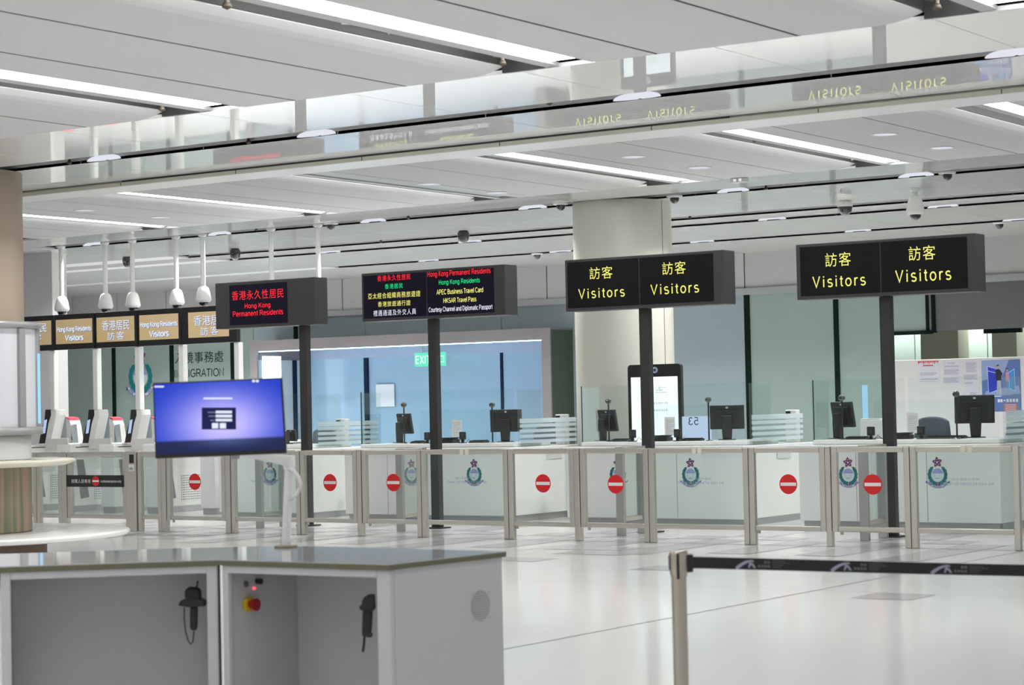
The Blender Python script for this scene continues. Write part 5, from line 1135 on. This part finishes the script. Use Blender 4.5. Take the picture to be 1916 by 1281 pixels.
q = MB(); q.lathe((ix, iy, 0), [(0.725, 1.53), (0.725, 2.53)], 72); q.build('display_panel', mat('pale lilac display panel', (0.58, 0.57, 0.60), 0.25, emit=0.06, ecol=(0.85, 0.85, 1.0)), t)
a_ = math.radians(20) ; q = MB(); e = RGT.copy(); e.z = 0; e.normalize(); c = Vector((ix, iy, 0)) + e * 0.755
q.box(c.x - 0.012, c.x + 0.012, c.y - 0.012, c.y + 0.012, 1.56, 2.28); q.build('blue_edge_light', glow('cyan edge light', (0.30, 0.66, 1.0), 1.2), t)
# papers on the table
for px, py, w_, d_, lb, m in ((72, 860, 0.24, 0.17, 'pale blue leaflet lying on the round table top', mat('pale blue paper', (0.40, 0.58, 0.80), 0.5)), (104, 860, 0.20, 0.15, 'white leaflet lying at the rim of the round table top', M_PAPER)):
    p = at_z(px, py, 1.195); p = Vector((ix, iy, 1.197)) + (p - Vector((ix, iy, 1.195))).normalized() * min(0.92, (p - Vector((ix, iy, 1.195))).length)
    q = MB(); q.box(p.x - w_ / 2, p.x + w_ / 2, p.y - d_ / 2, p.y + d_ / 2, 1.1965, 1.1995); tag(q.build('leaflet', m), lb, 'leaflet', 'leaflets on the round table')
t = thing('round_bench', (ix, iy, 0), 'low white round bench with a brown plinth circling the information column', 'bench')
q = MB(); q.lathe((ix, iy, 0), [(0.66, 0.46), (1.60, 0.46), (1.64, 0.45), (1.65, 0.43), (1.62, 0.405), (1.5, 0.39), (0.66, 0.39)], 80); q.build('seat', M_WHITEG, t)
q = MB(); q.lathe((ix, iy, 0), [(0.80, 0.389), (0.80, 0.001)], 64); q.build('plinth', M_BROWN, t)

# ------------------------------------------------------------------ near desk: two angled cabinet units under one worktop
ZT = 0.95
Lp, Sp, Cp, Rp_ = (at_z(x, y, ZT) for x, y in ((0, 1059.6), (408, 1046.3), (726, 1055), (943, 1031)))
def desk_unit(A, Bp, depth, inner, d2, label, right_stile, left_stile, ins):
    e1 = (Bp - A); e1.z = 0; L = e1.length; e1.normalize(); e2 = Vector(d2).normalized()
    t = thing('desk_cabinet', (A.x, A.y, 0), label, 'cabinet', 'angled desk cabinets')
    A0 = Vector((A.x, A.y, 0)); G = lambda u, v, z: A0 + e1 * u + e2 * v + UZ * z
    def bx(q, u0, u1, v0, v1, z0, z1): q.add([G(u, v, z) for z in (z0, z1) for v in (v0, v1) for u in (u0, u1)], [(0, 2, 3, 1), (4, 5, 7, 6), (0, 1, 5, 4), (2, 6, 7, 3), (0, 4, 6, 2), (1, 3, 7, 5)])
    z1 = ZT - 0.028
    u0, u1 = ins[0], L - ins[1]
    q = MB(); bx(q, u0, u0 + left_stile, 0.012, 0.04, 0.06, z1); bx(q, u1 - right_stile, u1, 0.012, 0.04, 0.06, z1); bx(q, u0 + left_stile, u1 - right_stile, 0.012, 0.04, z1 - 0.036, z1); bx(q, u0 + left_stile, u1 - right_stile, 0.012, 0.04, 0.06, 0.10)
    q.build('front_frame', M_DESKW, t, 0.004)
    q = MB(); bx(q, u0, u0 + 0.02, 0.041, depth - 0.02, 0.06, z1); q.build('side_panel', M_DESKW, t)
    q = MB(); bx(q, u1 - 0.02, u1, 0.041, depth - 0.02, 0.06, z1); rs = q.build('side_panel', M_DESKW, t)
    q = MB(); bx(q, u0 + 0.021, u1 - 0.021, depth - 0.04, depth - 0.02, 0.06, z1); q.build('back_panel', M_DESKW, t)
    q = MB(); bx(q, u0 + 0.021, u1 - 0.021, inner, inner + 0.015, 0.081, z1); q.build('inner_back_panel', M_DESKW, t)
    q = MB(); bx(q, u0 + 0.021, u1 - 0.021, 0.041, depth - 0.041, 0.06, 0.08); q.build('floor_panel', M_DESKW, t)
    q = MB(); bx(q, u0 + 0.03, u1 - 0.03, 0.06, depth - 0.06, 0.001, 0.059); q.build('plinth', M_GREYP, t)
    if ins[0] == 0.0: q = MB(); bx(q, L - 0.003, L + 0.009, 0.006, 0.03, 0.06, z1); q.build('seam_dark_strip', M_BLACKM, t)  # dark strip added to paint the shaded gap between the cabinets
    return t, rs, G, L
e1u = (Sp - Lp); e1u.z = 0; e1u.normalize()
t1, rs1, G1, L1 = desk_unit(Lp, Sp, 0.86, 0.46, (-e1u.y, e1u.x, 0), 'white open desk cabinet on the left holding a scanner on its inner side', 0.05, 0.045, (0.0, 0.004))
d2 = (Rp_ - Cp); d2.z = 0
t2, rs2, G2, L2 = desk_unit(Sp, Cp, d2.length, 0.50, d2, 'white open desk cabinet on the right with red emergency button and fan grille', 0.075, 0.035, (0.012, 0.0))
# fan grille on the outer side of the right unit
e2 = d2.normalized(); nrm = Vector((e2.y, -e2.x, 0)); o0 = G2(L2, 0, 0)
def on_side(px, py):
    d = ray(px, py); s_ = (o0 - EYE).dot(nrm) / d.dot(nrm); return EYE + d * s_ + nrm * 0.002
q = MB(); c = on_side(899, 1133); disc(q, c, e2, UZ, 0.072, 32, 0.072); q.build('fan_grille', dotted('desk grille', (0.50, 0.50, 0.505), (0.16, 0.16, 0.16), 95.0, 0.33), t2)
q = MB()
for px, py in ((883, 1111), (914, 1107), (885, 1161), (915, 1155)): disc(q, on_side(px, py) + nrm * 0.001, e2, UZ, 0.005, 10)
q.build('grille_screws', M_GREYP, t2)
# worktop
q = MB(); bk = [at_z(x, y, ZT) for x, y in ((943, 1031), (640, 1022.5), (520, 1021), (345, 1025), (0, 1036))]
ex = Lp - e1u * 0.45; eb = bk[4] - e1u * 0.05
front = [Lp - e1u * 0.02, Sp, Cp + Vector((0.006, -0.004, 0)), Rp_ + Vector((0.006, 0.01, 0))] + bk[1:4] + [bk[4]]
q.prism([(p.x, p.y, ZT - 0.027) for p in front], (0, 0, 0.022)); wt = q.build('worktop', M_DESKEDGE)
tag(wt, 'grey stone worktop with olive edge bridging the two white desk cabinets', 'worktop')
q = MB(); q.prism([(p.x, p.y, ZT - 0.0045) for p in front], (0, 0, 0.0045)); q.build('surface', M_DESKTOP, wt)
# buttons on the inner left side of the right unit
xw = G2(0.035, 0.1, 0).x + 0.002
def knob(px, py, r, dpt, m, name, par):
    p = at_x(px, py, xw); q = MB(); q.cyl((xw, p.y, p.z), (xw + dpt, p.y, p.z), r, n=22); o = q.build(name, m, par); return p
p = at_x(463, 1130, xw); st = MB(); st.cyl((xw, p.y, p.z), (xw + 0.02, p.y, p.z), 0.034, n=26); es = st.build('emergency_stop', M_YELLOW, t2); es['label'] = 'red emergency stop button on a yellow ring'
q = MB(); q.cyl((xw + 0.02, p.y, p.z), (xw + 0.035, p.y, p.z), 0.018, n=20); q.cyl((xw + 0.035, p.y, p.z), (xw + 0.058, p.y, p.z), 0.026, 0.030, n=22); q.build('button', M_REDBTN, es)
knob(460, 1092, 0.015, 0.006, M_GREYBTN, 'grey_button', t2); knob(480, 1087, 0.014, 0.03, M_BLACK, 'black_knob', t2)
p = at_x(474, 1100, xw); q = MB(); q.cyl((xw, p.y, p.z), (xw + 0.01, p.y, p.z), 0.0075, n=14); q.build('indicator_lamp', glow('red indicator', (1.0, 0.12, 0.16), 1.3), t2)
# hand scanners hanging inside the cabinets
def hand_scanner(pts, w, label):
    P = lambda x, y, k=0.0: at_w(x, y, w + k)
    o = P(*pts['c']); t = thing('hand_scanner', o, label, 'scanner', 'black hand scanners in the desk')
    for nm, poly, dp, m in pts['prisms']:
        q = MB(); q.prism([P(x, y, -dp / 2) for x, y in poly], FWD * dp); q.build(nm, m, t, 0.006)
    for nm, line, r, m in pts['tubes']:
        q = MB(); q.tube([P(x, y) for x, y in line], r, 8); q.build(nm, m, t)
hand_scanner({'c': (358, 1140), 'prisms': [('head', [(346, 1103), (352, 1100), (368, 1101), (373, 1106), (374, 1122), (348, 1123), (345, 1116)], 0.07, M_BLACKM), ('cradle', [(333, 1133), (336, 1125), (345, 1121), (376, 1121), (384, 1124), (384, 1134), (352, 1136)], 0.06, M_BLACK),
              ('handle', [(355, 1136), (369, 1136), (368, 1172), (366, 1180), (357, 1179), (355, 1172)], 0.035, M_BLACKM)],
              'tubes': [('cable', [(345, 1136), (344.5, 1155), (347, 1180), (352, 1198), (357, 1205), (361, 1200), (363, 1180)], 0.0032, M_BLACK), ('hook', [(364, 1101), (369, 1096), (370, 1086)], 0.004, M_BLACK)]}, (G1(0.9, 0.20, 1.0) - EYE).dot(FWD), 'black hand scanner with a looped cable in the left desk cabinet')
hand_scanner({'c': (688, 1160), 'prisms': [('head', [(676, 1127), (680, 1119), (688, 1114), (700, 1113), (702, 1140), (690, 1146), (680, 1142)], 0.06, M_BLACKM), ('handle', [(678, 1143), (697, 1140), (695, 1180), (691, 1192), (677, 1190), (677, 1175)], 0.035, M_BLACKM), ('trigger_button', [(671, 1137), (675, 1131), (682, 1132), (683, 1142), (676, 1143)], 0.03, M_BLACK), ('handle_end', [(684, 1186), (697, 1184), (697, 1192), (686, 1193)], 0.04, M_BLACK)],
              'tubes': [('cable', [(682, 1190), (681, 1204), (679, 1219)], 0.006, M_BLACK)]}, (G2(L2 - 0.1, 0.14, 1.0) - EYE).dot(FWD), 'black hand scanner half hidden behind the frame of the right desk cabinet')

# ------------------------------------------------------------------ blue monitor on a white arm
WM = 9.95
tl, tr, br, bl = (at_w(x, y, WM) for x, y in ((285.5, 716), (527.5, 706), (536, 848), (290.5, 858)))
b0 = at_z(535, 1024, ZT); pole_w = (b0 - EYE).dot(FWD)
t = thing('desk_monitor', (b0.x, b0.y, ZT), 'blue lit monitor on a white swing arm clamped to the desk worktop', 'monitor')
mid = lambda u, v, k=0.0: (tl * (1 - u) + tr * u) * (1 - v) + (bl * (1 - u) + br * u) * v + FWD * k
q = MB(); q.prism([tl, tr, br, bl], FWD * 0.03); cs = q.build('case', M_BLACK, t, 0.004)
# screen picture: blue glow, navy bar
me = bpy.data.meshes.new('screen'); NX, NY = 48, 30; vs, fs, cols = [], [], []
for j in range(NY + 1):
    for i in range(NX + 1):
        u, v = 0.012 + 0.976 * i / NX, 0.02 + 0.925 * j / NY; vs.append(mid(u, v, -0.001))
        if v < 0.785:
            r2 = ((u - 0.53) / 0.50) ** 2 + ((v - 0.58) / 0.56) ** 2; g = math.exp(-1.7 * r2)
            cols.append((0.018 + 0.62 * g ** 1.5, 0.05 + 0.52 * g ** 1.35, 0.55 + 0.45 * min(1, g * 1.3), 1))
        else:
            g = math.exp(-3.0 * (((u - 0.55) / 0.4) ** 2 + ((v - 0.79) / 0.13) ** 2)); cols.append((0.022 + 0.05 * g, 0.030 + 0.07 * g, 0.095 + 0.16 * g, 1))
for j in range(NY):
    for i in range(NX): fs.append((j * (NX + 1) + i, j * (NX + 1) + i + 1, (j + 1) * (NX + 1) + i + 1, (j + 1) * (NX + 1) + i))
me.from_pydata([tuple(v - Vector(t.location)) for v in vs], [], fs)
ca = me.color_attributes.new('picture', 'FLOAT_COLOR', 'POINT'); ca.data.foreach_set('color', [c for cc in cols for c in cc])
ms = bpy.data.materials.new('monitor picture'); ms.use_nodes = True; nt = ms.node_tree; nt.nodes.remove(nt.nodes['Principled BSDF'])
em = nt.nodes.new('ShaderNodeEmission'); at = nt.nodes.new('ShaderNodeAttribute'); at.attribute_name = 'picture'; em.inputs[1].default_value = 1.0
nt.links.new(at.outputs['Color'], em.inputs[0]); nt.links.new(em.outputs[0], nt.nodes['Material Output'].inputs[0]); me.materials.append(ms)
so = bpy.data.objects.new('screen', me); COL.objects.link(so); so.parent = t
def ui(q, x0, y0, x1, y1, k):
    f = lambda x, y: ((x - 285.5 - (y - 716) * 0.045) / 243.5, (y - (716 - (x - 285.5) * 0.041)) / 142.0)
    q.poly([mid(*f(x, y), -0.001 - 0.0006 * k) for x, y in ((x0, y0), (x1, y0), (x1, y1), (x0, y1))])
q = MB(); ui(q, 378, 762, 442, 803, 1); q.build('login_dialog', glow('dialog navy', (0.018, 0.022, 0.085), 1.0), so)
q = MB()
MUI = glow('dialog white', (0.80, 0.86, 1.0), 1.0)
for yb in (768, 775.5, 783): q = MB(); ui(q, 404, yb, 434.5, yb + 4.8, 2); q.build('input_field', MUI, so)
for x0 in (397, 411.5): q = MB(); ui(q, x0, 791, x0 + 11.7, 801, 2); q.build('dialog_button', MUI, so)
q = MB(); ui(q, 289, 721.5, 307, 724.5, 2); q.build('corner_label', MUI, so)
q = MB(); ui(q, 381, 743.5, 435, 746.5, 1); q.build('title_line', MUI, so)
q = MB()
for cx_ in (475.5, 482.5): f = [(cx_ + 3 * math.cos(2 * math.pi * i / 12), 712.5 + 2.6 * math.sin(2 * math.pi * i / 12)) for i in range(12)]; q.poly([mid((x - 285.5) / 243.5, (yv - (716 - (x - 285.5) * 0.041)) / 142.0, -0.0022) for x, yv in f])
q.build('corner_icon', MUI, so)
q = MB()
for yb, x0 in ((770, 389), (777, 391), (785, 394)): ui(q, x0, yb, 402, yb + 2, 2)
q.build('field_labels', glow('dialog grey', (0.20, 0.22, 0.36), 1.0), so)
PW = lambda x, y, k=0.0: at_w(x, y, pole_w + k)
q = MB(); q.cyl(b0 + UZ * 0.012, PW(541, 872), 0.0225, n=20); q.build('pole', M_WHITE, t)
q = MB(); q.cyl(PW(541.5, 878), PW(540.5, 853), 0.030, n=20); q.build('pole_joint', M_WHITE, t)
q = MB(); q.lathe(b0, [(0.001, 0.013), (0.055, 0.012), (0.06, 0.006), (0.06, 0.001)], 26); q.build('clamp_base', mat('bronze clamp', (0.20, 0.18, 0.12), 0.4, metal=0.4), t)
k1 = WM + 0.10 - pole_w
q = MB(); A_, B_ = PW(541, 862), at_w(440, 846, WM + 0.16)
ax = (B_ - A_).normalized(); up = UPV
q.add([A_ + up * 0.026 - FWD * 0.02, A_ - up * 0.028 - FWD * 0.02, A_ - up * 0.028 + FWD * 0.02, A_ + up * 0.026 + FWD * 0.02, B_ + up * 0.016 - FWD * 0.015, B_ - up * 0.012 - FWD * 0.015, B_ - up * 0.012 + FWD * 0.015, B_ + up * 0.016 + FWD * 0.015], [(0, 1, 2, 3), (7, 6, 5, 4), (0, 4, 5, 1), (1, 5, 6, 2), (2, 6, 7, 3), (3, 7, 4, 0)])
q.build('arm', M_OFFWHITE, t, 0.006)
q = MB(); q.cyl(B_ + UPV * 0.02, B_ - UPV * 0.03, 0.022, n=16); q.cyl(B_, mid(0.6, 0.75, 0.031), 0.018, n=14); q.add([mid(0.5, 0.62, 0.031), mid(0.7, 0.62, 0.031), mid(0.7, 0.90, 0.031), mid(0.5, 0.90, 0.031), mid(0.5, 0.62, 0.04), mid(0.7, 0.62, 0.04), mid(0.7, 0.90, 0.04), mid(0.5, 0.90, 0.04)], [(0, 1, 2, 3), (7, 6, 5, 4), (0, 4, 5, 1), (1, 5, 6, 2), (2, 6, 7, 3), (3, 7, 4, 0)]); q.build('screen_mount', M_GREYP, t)
q = MB(); q.tube([PW(541, 876, -0.02), PW(550, 882, -0.03), PW(558, 892, -0.03), PW(562, 904, -0.03), PW(560, 916, -0.03), PW(553, 926, -0.03), PW(542, 935, -0.025)], [0.010, 0.011, 0.011, 0.011, 0.011, 0.009, 0.007], 10); q.build('cable_sleeve', M_WHITE, t)

# ------------------------------------------------------------------ belt barrier
pb = at_z(1269, 1028, 1.0); pb.z = 0; bw = (Vector((pb.x, pb.y, 1.0)) - EYE).dot(FWD)
t = thing('belt_barrier', (pb.x, pb.y, 0), 'steel belt barrier post with black printed belt pulled out to the right', 'belt barrier')
q = MB(); q.cyl((pb.x, pb.y, 0.02), (pb.x, pb.y, 0.90), 0.0335, n=28); q.build('post', mat('satin bronze steel', (0.52, 0.47, 0.40), 0.28, metal=0.85), t)
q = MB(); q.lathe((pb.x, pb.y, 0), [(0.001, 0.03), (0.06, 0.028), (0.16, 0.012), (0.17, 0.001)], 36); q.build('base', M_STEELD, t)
q = MB(); q.lathe((pb.x, pb.y, 0), [(0.036, 0.885), (0.041, 0.90), (0.041, 0.985), (0.038, 0.995), (0.001, 0.997)], 28); hd = q.build('head', mat('satin bronze steel', (0.5, 0.46, 0.4), 0.3), t)
q = MB(); rv = RGT.copy(); rv.z = 0; rv.normalize(); fw_ = Vector((rv.y, -rv.x, 0)); c = Vector((pb.x, pb.y, 0))
def bar(q, u, hw, z0, z1, d=0.044):
    a = c + rv * u; q.add([a + rv * i * hw + fw_ * j + UZ * z for z in (z0, z1) for j in (d - 0.012, d) for i in (-1, 1)], [(0, 2, 3, 1), (4, 5, 7, 6), (0, 1, 5, 4), (2, 6, 7, 3), (0, 4, 6, 2), (1, 3, 7, 5)])
bar(q, -0.006, 0.006, 0.875, 0.985); bar(q, -0.040, 0.004, 0.915, 0.975, 0.014); q.build('slot', M_BLACK, hd)
q = MB(); bx0 = at_w(1284, 1036, bw); bx1 = at_w(1297, 1070, bw)
q.prism([at_w(1284, 1038, bw - 0.02), at_w(1297, 1037, bw - 0.02), at_w(1297, 1070, bw - 0.02), at_w(1284, 1071, bw - 0.02)], FWD * 0.04); q.build('cassette_mouth', M_BLACK, t, 0.003)
top = [(1297, 1041.0), (1400, 1043.5), (1580, 1048.5), (1750, 1052.5), (1916, 1056.2), (2060, 1058.0)]
q = MB(); vs = [at_w(x, y + d, bw) for x, y in top for d in (0, 21.8)]; n = len(top)
q.add(vs + [v + FWD * 0.002 for v in vs], [(2 * i, 2 * i + 1, 2 * i + 3, 2 * i + 2) for i in range(n - 1)] + [(2 * n + 2 * i, 2 * n + 2 * i + 2, 2 * n + 2 * i + 3, 2 * n + 2 * i + 1) for i in range(n - 1)]); blt = q.build('belt', M_BLACK, t)
M_BP = mat('lilac grey belt print', (0.42, 0.40, 0.52), 0.6); M_BD = mat('dark grey belt print', (0.075, 0.075, 0.08), 0.7); M_BM = mat('grey belt print', (0.16, 0.16, 0.17), 0.7)
yt = lambda x: 1041 + (x - 1297) * 0.0248
for x0, s_ in ((1376, 1.0), (1554, 1.04), (1741, 1.06)):
    q = MB(); up_, lo_ = [], []
    for i in range(13):
        f = i / 12; ang = f * math.pi * 0.60
        X = x0 + 34 * s_ * f; Y = 18.5 - 14.5 * math.sin(f * math.pi / 2 * 1.12) ** 0.9; wd_ = 5.0 * (1 - 0.45 * f)
        up_.append((X, Y - wd_ * 0.15)); lo_.append((X + 2.6 * (1 - f) + 0.6, Y + wd_))
    pts = lambda P: [at_w(x, yt(x) + y, bw - 0.0015) for x, y in P]
    U_, L_ = pts(up_), pts(lo_)
    for i in range(12): q.poly([U_[i], U_[i + 1], L_[i + 1], L_[i]])
    for poly in ([(x0 + 27 * s_, 3), (x0 + 31 * s_, 4), (x0 + 26.5 * s_, 18.5), (x0 + 24 * s_, 18.5)], [(x0 + 26 * s_, 16), (x0 + 30 * s_, 8.5), (x0 + 33 * s_, 10), (x0 + 38.5 * s_, 18.5), (x0 + 34.5 * s_, 18.5), (x0 + 30.5 * s_, 12.5)]): q.poly(pts(poly))
    q.build('belt_emblem', M_BP, blt)
    q = MB()
    for j in range(4): q.poly(pts([(x0 + (42 + 6 * j) * s_, 12.5), (x0 + (46.4 + 6 * j) * s_, 12.5), (x0 + (46.4 + 6 * j) * s_, 17), (x0 + (42 + 6 * j) * s_, 17)]))
    for j in range(2): q.poly(pts([(x0 + (54 + 6 * j) * s_, 5), (x0 + (58.4 + 6 * j) * s_, 5), (x0 + (58.4 + 6 * j) * s_, 9.5), (x0 + (54 + 6 * j) * s_, 9.5)]))
    q.build('belt_characters', M_BM, blt)
    q = MB()
    for r, (a, b) in enumerate(((69, 94), (69, 102), (69, 90), (69, 86))): q.poly(pts([(x0 + a * s_, 3.5 + 3.8 * r), (x0 + b * s_, 3.5 + 3.8 * r), (x0 + b * s_, 5.8 + 3.8 * r), (x0 + a * s_, 5.8 + 3.8 * r)]))
    q.build('belt_print', M_BD, blt)
# label check while building
for o in bpy.data.objects:
    if o.get('label') and o.parent is None and len(o['label'].replace('-', ' ').split()) > 16: print('LONG', o.name, o['label'])
